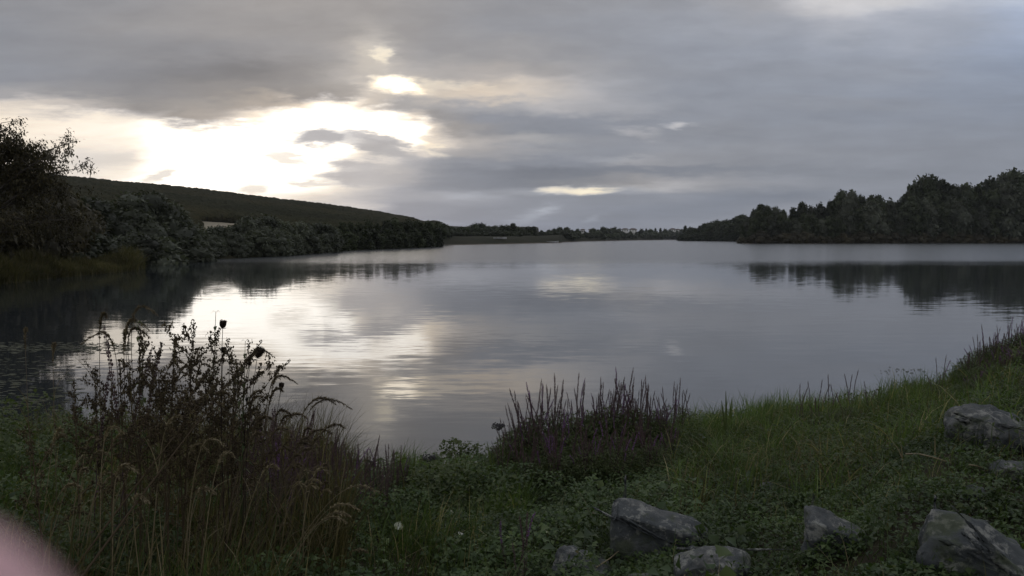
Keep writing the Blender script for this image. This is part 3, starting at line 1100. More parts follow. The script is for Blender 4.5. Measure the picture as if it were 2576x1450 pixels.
# willows and bushes on and behind the left headland
tree('bank_willow', 238, 88, 507, 'tall rounded grey willow behind the shrubs of the headland', wide=1.15)
tree('bank_willow', 284, 92, 516, 'rounded grey willow just right of the tallest headland willow', wide=1.0)
tree('bank_willow', 338, 93, 500, 'tall willow with uneven top in the middle of the willow group', wide=1.05)
tree('bank_willow', 388, 95, 492, 'tallest willow of the group against the wooded hill', wide=1.1)
tree('bank_willow', 432, 97, 518, 'sloping willow on the right of the willow group', wide=1.05)
tree('bank_willow', 458, 98, 545, 'small willow at the right end of the willow group', wide=1.0)
for (px, d, top, wd, lab) in [(112, 68, 590, 1.0, 'grey shrub on the headland below the dark trees'), (146, 70, 574, 1.0, 'feathery grey shrub, tallest in the headland row'),
                              (180, 72, 592, 1.0, 'low grey shrub between two feathery shrubs on headland'), (204, 73, 583, 1.0, 'feathery grey shrub in front of the tall rounded willow'),
                              (240, 74, 588, 1.0, 'grey shrub with pointed top on the headland'), (272, 75, 603, 1.0, 'small brownish shrub in the headland row'),
                              (314, 77, 597, .9, 'grey shrub at the end of the headland grass'), (352, 78, 592, 1.1, 'wide grey shrub where the headland ends'),
                              (392, 86, 600, 1.1, 'grey shrub hanging over the cove water'), (428, 90, 612, 1.1, 'low shrub over the dark cove water'),
                              (462, 93, 598, 1.1, 'tall shrub joining the cove to the shore belt'), (482, 94, 606, 1.0, 'small shrub at the left end of the shore belt')]:
    tree('shrub', px, d, top, lab, None, wide=wd * 1.15, sink=.08)
for (px, d, top, wd, lab) in [(-30, 62, 418, .9, 'dark tree mass at the left edge behind the airy tree'), (28, 64, 432, .8, 'dark bushy tree below the airy crown'),
                              (78, 66, 440, .7, 'dark bushy tree under the right side of the airy crown'), (122, 70, 452, .75, 'dark tree sloping down beside the airy tree'),
                              (158, 76, 478, .8, 'dark bush between the airy tree and the willows'), (-80, 60, 400, .9, 'dark tree at the outer left edge'),
                              (0, 68, 560, 1.2, 'dark undergrowth bush at the left edge of the headland'), (62, 69, 572, 1.2, 'dark undergrowth bush left of the grey shrubs'),
                              (196, 82, 520, .8, 'dark bush filling the gap left of the tall willow')]:
    tree('dark_bush', px, d, top, lab, None, wide=wd)

# the airy tree at the left edge: separate sprays of leaves on visible limbs
def airy_tree():
    rng = np.random.default_rng(77)
    p = at(-45, 50)
    h = height_to(-45, 350, p)
    o = empty('ash_tree', p)
    tag(o, 'tall airy tree with open leafy sprays against the bright sky', 'tree')
    mt = MB()
    mc = MB()
    n = 9
    zz = np.linspace(-.3, h * .9, n)
    pts = np.stack([.25 * np.sin(zz * .6), .2 * np.cos(zz * .5), zz], -1)
    mt.tube(pts, .26 * np.linspace(1.1, .15, n), 8)
    tips = []
    for k in range(70):
        z0 = h * rng.uniform(.30, .93)
        b = np.array([np.interp(z0, zz, pts[:, q]) for q in range(3)])
        a = rng.random() * 6.28 if k > 12 else rng.uniform(-.6, .6)
        prof = (1 - (z0 / h) ** 4.5) * .95 + .12
        L = 5.0 * prof * rng.uniform(.65, 1.05)
        up = rng.uniform(.15, .6) * (1 if z0 > h * .4 else .5)
        e = b + np.array([math.cos(a) * L, math.sin(a) * L, L * up])
        c = (b + e) / 2 + np.array([0, 0, .10 * L])
        ts = np.linspace(0, 1, 6)[:, None]
        cur = (1 - ts) ** 2 * b + 2 * ts * (1 - ts) * c + ts ** 2 * e
        mt.tube(cur, .075 * np.linspace(1, .16, 6) * (.5 + L / 7), 5)
        for q in range(9):
            s = rng.uniform(.35, 1.0)
            tp = (1 - s) ** 2 * b + 2 * s * (1 - s) * c + s * s * e
            d = rng.normal(0, 1, 3) + (e - b) / np.linalg.norm(e - b) * .6
            d /= np.linalg.norm(d)
            l2 = rng.uniform(.5, 1.3)
            mt.tube([tp, tp + d * l2 * .5 + [0, 0, .05], tp + d * l2], [.018, .012, .005], 3)
            tips.append((tp, tp + d * l2))
    tips = np.array(tips)
    rep = 52
    s = rng.random((len(tips), rep, 1)) ** .7
    base = (tips[:, None, 0] * (1 - s) + tips[:, None, 1] * s).reshape(-1, 3) + rng.normal(0, .13, (len(tips) * rep, 3))
    d = rng.normal(0, 1, base.shape) + np.array([.1, 0, -.35])
    d /= np.linalg.norm(d, axis=1)[:, None]
    mc.leaves(base, d, rng.uniform(.12, .24, len(base)), rng.uniform(.06, .10, len(base)), rng)
    link('trunk', mt.build('ash_trunk', M['bark'], True), o)
    link('crown', mc.build('ash_crown', M['brown_leaf']), o)


airy_tree()

# far shore: low peninsula and the tree rows behind it
CEN = [(1108, 563, 300), (1120, 568, 320), (1140, 574, 420), (1160, 573, 430), (1178, 571, 440), (1198, 566, 430), (1212, 566, 440), (1228, 570, 450), (1246, 571, 460), (1262, 570, 450), (1278, 569, 450), (1290, 560, 430),
       (1302, 572, 450), (1316, 578, 460), (1330, 573, 450), (1342, 568, 450), (1362, 581, 520), (1380, 580, 520), (1394, 577, 540), (1408, 574, 560), (1424, 573, 570), (1438, 580, 600)]
for k, (px, py, d) in enumerate(CEN):
    key = 'poplar' if px in (1290, 1342) else 'far_tree'
    lab = 'pointed dark tree rising above the far tree row' if key == 'poplar' else 'dark rounded tree in the far row behind the low spit'
    if px == 1342:
        lab = 'pointed dark tree, smaller of two above the far tree row'
    tree(key, px, d + 12, py, lab, 'trees of the far row behind the spit' if key != 'poplar' else None, wide=.95 if key != 'poplar' else 1.5, sink=.06)
for k in range(40):
    px = 1126 + k * 8.1
    d = np.interp(px, [1130, 1300, 1440], [400, 420, 560])
    tree('far_tree', px, d, 584 + prng.uniform(-3, 5), 'low dark bush in front of the far tree row', 'bushes before the far tree row', wide=1.3, sink=.1)
FARR = [(1452, 578), (1472, 583), (1492, 576), (1504, 579), (1516, 574), (1528, 577), (1545, 575), (1556, 577), (1585, 584), (1600, 585), (1612, 577), (1624, 574),
        (1634, 578), (1647, 573), (1660, 573), (1671, 577), (1684, 580), (1700, 582), (1714, 578)]
for k, (px, py) in enumerate(FARR):
    rf = float(ip(az_of(min(px, 1708)), FAR_T))
    key = 'poplar' if px in (1624, 1647, 1660) else 'far_tree'
    tree(key, px, rf + (130 if key == 'poplar' else 90), py, 'slender far tree between the village roofs' if key == 'poplar' else 'hazy dark tree below the far village',
         'far village ' + TREE_NAME[key].replace('_', ' '), wide=.9, sink=.05)
for k in range(36):
    px = 1422 + k * 8 + prng.uniform(-3, 3)
    if 1562 < px < 1612 and k % 2:
        continue
    rf = float(ip(az_of(min(px, 1708)), FAR_T))
    tree('far_tree', px, rf + 25, 588 + prng.uniform(-3, 4), 'dark bush along the far shoreline', 'bushes along the far shoreline', wide=1.4, sink=.1)

# ------------------------------------------------------------------ the far village
M['plaster'] = plain_mat('plaster', (.66, .64, .60), (.78, .76, .71), 1.5, .85, 0)
M['rooftile'] = plain_mat('rooftile', (.11, .09, .085), (.17, .13, .11), 2.5, .8, .3)
M['dark_glass'] = plain_mat('dark_glass', (.02, .022, .025), (.03, .032, .036), 1, .15, 0, spec=.5)


def box(mb, x0, x1, y0, y1, z0, z1):
    v = [(x, y, z) for z in (z0, z1) for y in (y0, y1) for x in (x0, x1)]
    mb.add(v, [[0, 2, 3, 1], [4, 5, 7, 6], [0, 1, 5, 4], [2, 6, 7, 3], [0, 4, 6, 2], [1, 3, 7, 5]])


def house(px, dist, ridge_py, wpx, label, hip=True, wide_window=3):
    p = at(px, dist)
    W = wpx / F * dist
    D = 8.0
    top = height_to(px, ridge_py, p)
    eave = max(top - W * .20, 3.0)
    base = min(0.0, top - 9.5)
    lift = max(0.0, eave - 6.2)
    o = empty('house', (p.x, p.y, p.z), -az_of(px))
    tag(o, label, 'house')
    mb = MB()
    box(mb, -W / 2, W / 2, -D / 2, D / 2, -1, eave)
    link('wall', mb.build('house_wall', M['plaster']), o)
    mb = MB()
    e = .6
    hx = W * .22 if hip else W / 2 + e
    v = [(-W / 2 - e, -D / 2 - e, eave + .003), (W / 2 + e, -D / 2 - e, eave + .003), (W / 2 + e, D / 2 + e, eave + .003), (-W / 2 - e, D / 2 + e, eave + .003), (-hx, 0, top), (hx, 0, top)]
    mb.add(v, np.array([[0, 1, 5], [0, 5, 4], [2, 3, 4], [2, 4, 5], [1, 2, 5], [3, 0, 4], [0, 2, 1], [0, 3, 2]]))
    rf_ = link('roof', mb.build('house_roof', M['rooftile']), o)
    mb = MB()
    box(mb, W * .12, W * .12 + .7, -.4, .4, top - 1.2, top + .6)
    link('chimney', mb.build('house_chimney', M['plaster']), rf_)
    for k in range(wide_window):
        x = -W / 2 + W * (k + .5) / wide_window
        mb = MB()
        box(mb, x - .6, x + .6, -D / 2 - .05, -D / 2 + .1, eave - 2.3, eave - .9)
        link('window', mb.build('house_window', M['dark_glass']), o)


for (px, d, rp, wpx, lab) in [(1571, 1165, 574.5, 17, 'white-walled house with dark hipped roof at left of the pair above the far shore'),
                              (1591, 1175, 574.5, 19, 'white-walled house with dark hipped roof at right of the pair above the far shore'),
                              (1465, 900, 576.5, 12, 'dark flat-roofed house, left of two among the far trees'),
                              (1486, 920, 576, 13, 'dark flat-roofed house, right of two among the far trees'),
                              (1538, 1100, 574.5, 13, 'house with broad dark roof behind the tall far bush'),
                              (1690, 1235, 574.5, 16, 'hazy house on the far right of the village'),
                              (1703, 1260, 576, 14, 'hazy pale house nearest the wooded point'),
                              (1611, 1180, 582, 12, 'low pale house below the slender far trees'),
                              (1634, 1200, 583, 10, 'small pale house half hidden under far trees'),
                              (1143, 460, 583, 11, 'small pale house at the foot of the hill beside the far trees')]:
    house(px, d, rp, wpx, lab)

# boats drawn up on the low spit
M['boat'] = plain_mat('boat', (.55, .55, .55), (.68, .68, .68), 2, .5, 0)


def boat(px, dist, L, label):
    p = at(px, dist)
    o = empty('rowing_boat', (p.x, p.y, max(p.z, 0) + .05), -az_of(px) + .15)
    tag(o, label, 'boat', None)
    ns = 9
    xs = np.linspace(-L / 2, L / 2, ns)
    half = .75 * np.sqrt(np.clip(1 - (np.abs(xs / (L / 2)) ** 2.4), 0.02, 1))
    rows = []
    for x, h_ in zip(xs, half):
        sh = .65 + .25 * abs(x / (L / 2)) ** 2
        rows.append([(x, -h_, sh), (x, -h_ * .6, .12), (x, 0, 0), (x, h_ * .6, .12), (x, h_, sh)])
    v = np.array(rows).reshape(-1, 3)
    f = []
    for a in range(ns - 1):
        for b in range(4):
            f.append([a * 5 + b, a * 5 + b + 1, a * 5 + 6 + b, a * 5 + 5 + b])
    mb = MB()
    mb.add(v, np.array(f))
    link('hull', mb.build('boat_hull', M['boat']), o)
    for x in (-L * .2, L * .18):
        mb = MB()
        box(mb, x - .12, x + .12, -.6, .6, .42, .47)
        link('bench', mb.build('boat_bench', M['bark']), o)


boat(1256, 341, 5.0, 'pale rowing boat at the water, left of the pair on the spit')
boat(1263, 345, 4.0, 'pale rowing boat beside the left one on the spit')
boat(1386, 394, 5.0, 'pale rowing boat near the tip of the spit')
boat(1394, 398, 4.2, 'small pale boat nearest the tip of the spit')

#PART4
# ------------------------------------------------------------------ materials of the near bank
M['grass'] = leaf_mat('grass', [(0, (.040, .062, .020)), (.45, (.075, .112, .034)), (.8, (.115, .140, .048)), (.93, (.16, .14, .065)), (1, (.30, .25, .15))], .4, .55, .1, 1.1)
M['bright_grass'] = leaf_mat('bright_grass', [(0, (.055, .090, .028)), (.5, (.105, .155, .046)), (.9, (.15, .185, .064)), (1, (.30, .26, .14))], .42, .55, .1, 1.3)
M['rank_near'] = leaf_mat('rank_near', [(0, (.06, .055, .025)), (.5, (.10, .085, .04)), (1, (.20, .16, .09))], .35, .6, 0, 1.0)
M['cover'] = leaf_mat('cover', [(0, (.038, .064, .026)), (.5, (.072, .112, .040)), (.9, (.115, .150, .056)), (1, (.19, .16, .08))], .3, .5, .1, 1.3)
M['weed'] = leaf_mat('weed', [(0, (.044, .064, .024)), (.5, (.078, .105, .038)), (1, (.125, .135, .055))], .35, .55, .2)
M['mugwort'] = leaf_mat('mugwort', [(0, (.060, .044, .028)), (.5, (.115, .084, .050)), (1, (.16, .14, .07))], .35, .7, .2)
M['spike'] = leaf_mat('spike', [(0, (.055, .034, .036)), (.6, (.120, .076, .078)), (.9, (.165, .110, .105)), (1, (.22, .10, .27))], .05, .7, .2)
M['straw'] = leaf_mat('straw', [(0, (.12, .095, .055)), (.5, (.21, .17, .10)), (1, (.33, .28, .18))], .2, .6, .2)
M['seed'] = leaf_mat('seed', [(0, (.075, .055, .035)), (.5, (.13, .10, .065)), (1, (.20, .16, .10))], .25, .6, .2)
M['carrot'] = leaf_mat('carrot', [(0, (.022, .016, .012)), (1, (.06, .042, .03))], .05, .8, .1)
M['petal'] = leaf_mat('petal', [(0, (.75, .75, .74)), (1, (.82, .82, .80))], .3, .5, .0)
M['berry'] = leaf_mat('berry', [(0, (.012, .011, .014)), (1, (.03, .024, .03))], 0, .35, 0, spec=.5)


def spt(px, py, dist):
    """the world point seen at picture point (px, py) at ground distance dist"""
    r_ = ray(px, py)
    return Vector((0, 0, EYE)) + r_ * (dist / math.hypot(r_.x, r_.y))


def rshore(a):
    return ip(a, NEAR_T)


# ------------------------------------------------------------------ boulders
m, t = new_mat('stone')
tcx = t.n('ShaderNodeTexCoord')
oi = t.n('ShaderNodeObjectInfo')
pv = t.vm('ADD', tcx.outputs['Object'], t.comb(t.m('MULTIPLY', oi.outputs['Random'], 31.0), 0.0, 0.0))
n_big = t.noise(pv, 3.0, 6, .6)
n_fin = t.noise(pv, 26.0, 8, .7)
n_lic = t.noise(pv, 9.0, 6, .65)
c1 = t.ramp(t.m('ADD', t.m('MULTIPLY', n_big, .6), t.m('MULTIPLY', n_fin, .4)), [(.32, (.045, .052, .055)), (.50, (.085, .092, .094)), (.66, (.155, .155, .148))])
lich = t.maprange(t.m('ADD', t.m('MULTIPLY', n_lic, .6), t.m('MULTIPLY', n_fin, .4)), .52, .58)
c2 = t.mix(t.m('MULTIPLY', lich, .7), c1, (.30, .30, .27))
moss = t.maprange(t.noise(pv, 5.0, 5, .65), .52, .62)
c3 = t.mix(t.m('MULTIPLY', moss, .55), c2, (.07, .085, .035))
p = t.n('ShaderNodeBsdfPrincipled')
t.link(c3, p.inputs['Base Color'])
p.inputs['Roughness'].default_value = .9
p.inputs['Specular IOR Level'].default_value = .25
bp = t.n('ShaderNodeBump')
bp.inputs['Strength'].default_value = .8
bp.inputs['Distance'].default_value = .018
t.link(t.m('ADD', n_fin, t.m('MULTIPLY', n_big, 1.2)), bp.inputs['Height'])
t.link(bp.outputs[0], p.inputs['Normal'])
o = t.n('ShaderNodeOutputMaterial')
t.link(p.outputs[0], o.inputs[0])
M['stone'] = m


def boulder(outline, base_py, label, depth=.8, seed=0, front=(.9, .75), back=(.86, .7), rough=.05, brown=False):
    """a stone whose profile (columns and rows as seen) stands at the ground point under its base row"""
    pxc = sum(a for a, _ in outline) / len(outline)
    p0 = hit(pxc, base_py)
    d = math.hypot(p0.x, p0.y)
    rng = np.random.default_rng(seed)
    k = d / F
    prof = [((px - pxc) * k, (base_py - py) * k) for px, py in outline]
    W = max(a for a, _ in prof) - min(a for a, _ in prof)
    D = W * depth
    pts = []
    for (x, z) in prof:
        pts.append((x, 0, z))
        pts.append((x * front[0], -D * .42, z * front[1]))
        pts.append((x * back[0] + .03 * W, D * .5, z * back[1]))
        pts.append((x * .95, -D * .25, -W * .25))
        pts.append((x * .95, D * .4, -W * .25))
    bm = bmesh.new()
    for q in pts:
        bm.verts.new(q)
    bmesh.ops.convex_hull(bm, input=list(bm.verts))
    bmesh.ops.delete(bm, geom=[v for v in bm.verts if not v.link_faces], context='VERTS')
    bmesh.ops.bevel(bm, geom=list(bm.edges), offset=W * .025, segments=2, affect='EDGES', profile=.6)
    bmesh.ops.triangulate(bm, faces=bm.faces)
    for _ in range(5):
        long_e = [e for e in bm.edges if e.calc_length() > W * .05]
        if not long_e or len(bm.faces) > 12000:
            break
        bmesh.ops.subdivide_edges(bm, edges=long_e, cuts=1)
        bmesh.ops.triangulate(bm, faces=[f for f in bm.faces if len(f.verts) > 3])
    off = Vector((seed * 3.1, seed * 1.7, 0))
    bm.normal_update()
    for v in bm.verts:
        q = v.co / W
        n = mnoise.fractal(q * 2.6 + off, 1.0, 2.0, 4) * rough + mnoise.fractal(q * 9 + off, .9, 2.1, 3) * rough * .3
        c = mnoise.noise(q * 4.0 + off * 2)
        n += -rough * .8 * max(0, .16 - abs(c)) / .16 * .5
        v.co += v.normal * n * W
    me = bpy.data.meshes.new('boulder')
    bm.to_mesh(me)
    bm.free()
    me.polygons.foreach_set('use_smooth', np.ones(len(me.polygons), dtype=bool))
    me.materials.append(M['stone'])
    o = link('boulder', me)
    o.location = p0
    o.rotation_euler = (0, 0, -az_of(pxc))
    tag(o, label, 'boulder')
    return (p0, W, D)


ROCKS = []
ROCKS.append(boulder([(1541, 1268), (1549, 1259), (1567, 1258), (1590, 1270), (1640, 1284), (1700, 1295), (1742, 1304), (1765, 1316), (1785, 1345), (1800, 1385), (1543, 1385)],
                     1392, 'large flat-topped slab-like boulder with a bluish sheer front face', .75, 1, rough=.035, front=(.97, .88)))
ROCKS.append(boulder([(1700, 1412), (1735, 1394), (1770, 1383), (1840, 1378), (1868, 1380), (1878, 1395), (1884, 1450), (1700, 1450)], 1478,
                     'blocky lichen-spotted boulder with a square right corner', .8, 2, rough=.05))
ROCKS.append(boulder([(1386, 1440), (1398, 1402), (1416, 1381), (1440, 1376), (1455, 1384), (1490, 1398), (1530, 1412), (1540, 1450)], 1475,
                     'rough broken boulder left of the slab-like boulder', .8, 3, rough=.09))
ROCKS.append(boulder([(1580, 1452), (1600, 1443), (1640, 1441), (1660, 1452)], 1490, 'flat stone barely showing between the two front boulders', .8, 4))
ROCKS.append(boulder([(1908, 1240), (1915, 1220), (1930, 1216), (1950, 1219), (1940, 1240)], 1252, 'small pale stone half sunk in weeds behind the slab', .9, 5, rough=.08))
ROCKS.append(boulder([(2026, 1340), (2028, 1290), (2046, 1284), (2078, 1290), (2130, 1318), (2168, 1345), (2200, 1385), (2030, 1390)], 1395,
                     'dark ridge-shaped boulder falling away to the right', .8, 6, rough=.05, front=(.9, .8)))
ROCKS.append(boulder([(2338, 1390), (2345, 1330), (2360, 1316), (2400, 1320), (2450, 1326), (2490, 1346), (2540, 1385), (2575, 1420), (2600, 1450), (2340, 1450)], 1455,
                     'big low grey boulder in the front right corner', .8, 7, rough=.05))
ROCKS.append(boulder([(2400, 1064), (2420, 1044), (2460, 1037), (2500, 1039), (2540, 1050), (2590, 1072), (2610, 1100), (2440, 1110)], 1118,
                     'rounded pale boulder below the right clump of spikes', .8, 8, rough=.06))
ROCKS.append(boulder([(2508, 1182), (2530, 1170), (2570, 1165), (2610, 1168), (2640, 1195), (2530, 1200)], 1208, 'grey boulder cut by the right edge of the view', .8, 9, rough=.05))
ROCKS.append(boulder([(2515, 1300), (2522, 1287), (2535, 1284), (2553, 1298), (2550, 1304)], 1306, 'small pale stone above the big front boulder', .9, 10, rough=.06))
ROCKS.append(boulder([(1992, 1280), (1996, 1269), (2008, 1268), (2013, 1280)], 1283, 'tiny pale stone above the ridge-shaped boulder', .9, 11, rough=.07))
ROCKS.append(boulder([(2424, 1258), (2432, 1236), (2450, 1229), (2468, 1236), (2474, 1256)], 1260, 'small brownish stone in the weeds at right', .9, 12, rough=.09))
ROCKS.append(boulder([(120, 1458), (135, 1446), (158, 1442), (172, 1450), (176, 1462)], 1475, 'small pale stone at the bottom edge near the fingertip', .9, 13, rough=.08))
ROCKS.append(boulder([(535, 1460), (548, 1443), (570, 1438), (590, 1446), (596, 1462)], 1475, 'small rough stone at the bottom edge under the weeds', .9, 14, rough=.09))
rock_c = np.array([(p.x, p.y) for p, _, _ in ROCKS])
rock_r = np.array([W * .5 for _, W, _ in ROCKS])


def clear_of_rocks(x, y, k=.85):
    d = np.hypot(x[:, None] - rock_c[None, :, 0], y[:, None] - rock_c[None, :, 1]) - rock_r[None] * k
    return d.min(axis=1) > 0


# ------------------------------------------------------------------ grass, leaves and weeds of the bank
rng = np.random.default_rng(11)


def scatter(n, px0, px1, near, far_in, power=1.0, edge_over=.15):
    """points on the bank between two bearings, from `near` metres out to the shore less far_in"""
    a = rng.uniform(az_of(px0), az_of(px1), n)
    r1 = rshore(a) - far_in + edge_over * rng.random(n)
    r = near + (r1 - near) * rng.random(n) ** power
    x, y = np.sin(a) * r, np.cos(a) * r
    return x, y, a, r


def clumpy(x, y, f, seed, lo=-.25):
    return np.clip((fbm2(x * f, y * f, seed, 3) - lo) / .6, 0, 1)


def grass_patch(name, mat, n, px0, px1, near, far_in, h, wd, lean, label, f=1.6, power=1.0, dry=0.0, seed=1, rocks=.3, cut=.0):
    x, y, a, r = scatter(n, px0, px1, near, far_in, power)
    c = clumpy(x, y, f, seed)
    ok = (rng.random(n) < .12 + c) & clear_of_rocks(x, y, rocks) & (c > cut)
    x, y, c, r = x[ok], y[ok], c[ok], r[ok]
    n = len(x)
    z = ground_z(x, y) - .02
    hh = h * rng.uniform(.45, 1.15, n) * (.55 + .6 * c)
    la = rng.random(n) * 6.28
    lm = np.abs(rng.normal(0, lean, n))
    le = np.stack([np.cos(la) * lm + .12, np.sin(la) * lm], 1)
    tt = np.clip(rng.beta(2, 2.4, n) * .9 + (rng.random(n) < dry) * .8, 0, 1)
    mb = MB()
    mb.blades(np.stack([x, y, z], 1), le, hh, wd * rng.uniform(.6, 1.3, n), rng, tt)
    return tag(link(name, mb.build(name, mat)), label, kind='stuff')


grass_patch('grass', M['bright_grass'], 21000, 1690, 2700, 5.6, -.1, .38, .011, 1.0, 'bright green grass along the water on the right', power=.6, dry=.10, seed=2, f=2.6)
grass_patch('grass', M['bright_grass'], 9000, 1690, 2700, 8.2, -.12, .44, .011, .75, 'spiky grass tufts standing along the right waterline', power=.32, dry=.05, seed=33, f=3.2, cut=.42)
grass_patch('grass', M['rank_near'], 7000, 1690, 2700, 5.4, .3, .30, .009, 1.2, 'brownish tangled grass among the bright grass', power=.8, dry=.25, seed=12, f=2.2, cut=.25)
grass_patch('grass', M['grass'], 24000, 1100, 2700, 2.5, .2, .20, .006, 1.0, 'short dark grass between the stones', dry=.06, seed=4, f=2.2)
grass_patch('grass', M['rank_near'], 12000, 60, 860, 3.8, .2, .78, .008, .55, 'tall rank grass between the tall weeds', dry=.10, seed=15, power=.9, f=1.0, rocks=.2)
grass_patch('grass', M['grass'], 16000, -150, 1250, 2.8, .1, .46, .008, .7, 'tall rank grass on the left of the bank', dry=.13, seed=5, power=.8)
grass_patch('grass', M['bright_grass'], 5000, -150, 330, 5.5, -.1, .38, .010, .5, 'green grass at the water on the far left of the bank', dry=.03, seed=6, power=.6)
grass_patch('grass', M['bright_grass'], 5200, 980, 1330, 5.4, -.05, .40, .010, .45, 'green grass at the water in the middle of the bank', dry=.04, seed=7, power=.6)


def leaf_cover(name, mat, n, px0, px1, near, far_in, size, hmax, label, seed, f=1.4, power=1.0, rocks=.25, elong=1.7, cut=0.0):
    x, y, a, r = scatter(n, px0, px1, near, far_in, power)
    c = clumpy(x, y, f, seed)
    ok = (rng.random(n) < (.2 if power <= 1 else .5) + c) & clear_of_rocks(x, y, rocks) & (c > cut)
    x, y, c = x[ok], y[ok], c[ok]
    n = len(x)
    z = ground_z(x, y) + hmax * (.25 + .9 * c) * rng.random(n) ** .6
    d = np.stack([rng.normal(0, 1, n), rng.normal(0, 1, n), rng.normal(.25, .45, n)], 1)
    d /= np.linalg.norm(d, axis=1)[:, None]
    s = size * rng.uniform(.5, 1.45, n)
    mb = MB()
    mb.leaves(np.stack([x, y, z], 1), d, s * elong, s, rng, sag=.2, t=np.clip(rng.beta(2, 2, n), 0, 1) * .92 + (rng.random(n) < .03) * .1)
    return tag(link(name, mb.build(name, mat)), label, kind='stuff')


leaf_cover('ground_cover', M['cover'], 80000, 1150, 2700, 2.4, .3, .017, .11, 'small-leaved creeping plants among the stones', 21, 1.7)
leaf_cover('ground_cover', M['cover'], 62000, 1400, 2700, 2.3, 1.0, .019, .10, 'small-leaved creeping plants around the front stones', 27, 2.6, power=1.7)
leaf_cover('ground_cover', M['cover'], 42000, 600, 1500, 2.5, .1, .023, .30, 'leafy dark weeds in the middle of the bank', 22, 1.3)
leaf_cover('ground_cover', M['cover'], 30000, -200, 900, 2.5, .2, .026, .36, 'leafy weeds under the tall plants on the left', 23, 1.2)
leaf_cover('ground_cover', M['cover'], 2600, 150, 1900, 2.8, 2.5, .062, .22, 'broad rounded bindweed leaves low on the bank', 24, 1.2, elong=1.15)
leaf_cover('ground_cover', M['weed'], 9000, 980, 1320, 6.0, -.1, .030, .40, 'bright leafy weeds at the water in the middle', 25, 1.5, power=.7)
leaf_cover('ground_cover', M['weed'], 15000, 1680, 2650, 6.0, -.05, .024, .22, 'leafy weeds mixed into the grass along the right shore', 28, 1.9, power=.9)
leaf_cover('ground_cover', M['weed'], 16000, -200, 420, 5.2, -.1, .032, .60, 'bright leafy weeds at the water on the left', 26, 1.5, power=.7)
grass_patch('grass', M['grass'], 22000, 2620, 5200, 1.2, .0, .30, .010, .9, 'grass of the bank going on to the right', dry=.08, seed=51, rocks=.3)
grass_patch('grass', M['grass'], 12000, -1500, -120, 1.2, .0, .40, .010, .7, 'grass of the bank going on to the left', dry=.10, seed=52, rocks=.3)
leaf_cover('ground_cover', M['cover'], 16000, 2650, 4600, 1.5, .2, .024, .14, 'creeping plants of the bank going on to the right', 53, 1.4, power=1.01)
grass_patch('dry_grass', M['straw'], 420, 300, 2700, 2.9, 1.0, .34, .005, 1.5, 'scattered pale dry stalks fallen over the weeds', seed=9, dry=.2)

rng = np.random.default_rng(63)
mb = MB()
for (q, W, D) in ROCKS:
    n = int(1500 * W) + 120
    an = rng.random(n) * 6.28
    rr = rng.uniform(.42, .85, n) + .06 * rng.random(n)
    ca, sa = math.cos(-math.atan2(q.x, q.y)), math.sin(-math.atan2(q.x, q.y))
    lx, ly = np.cos(an) * rr * W * 1.08, np.sin(an) * rr * D * .95
    x, y = q.x + lx * ca - ly * sa, q.y + lx * sa + ly * ca
    c = clumpy(x, y, 5.0, 77)
    ok = rng.random(n) < .15 + c
    x, y, c = x[ok], y[ok], c[ok]
    n = len(x)
    z = ground_z(x, y) + rng.random(n) ** .7 * (.04 + .11 * c)
    d = np.stack([rng.normal(0, 1, n), rng.normal(0, 1, n), rng.normal(.4, .45, n)], 1)
    d /= np.linalg.norm(d, axis=1)[:, None]
    sz = .018 * rng.uniform(.5, 1.6, n)
    mb.leaves(np.stack([x, y, z], 1), d, sz * 1.8, sz, rng, t=rng.beta(2, 2, n) * .95)
    k = n // 4
    mb.blades(np.stack([x[:k], y[:k], ground_z(x[:k], y[:k])], 1), rng.normal(0, .6, (k, 2)), rng.uniform(.10, .26, k), .006, rng, rng.beta(2, 2, k))
tag(link('ground_cover', mb.build('stone_weeds', M['cover'])), 'weeds grown up around the stones', kind='stuff')

# ------------------------------------------------------------------ purple loosestrife
prng = random.Random(9)


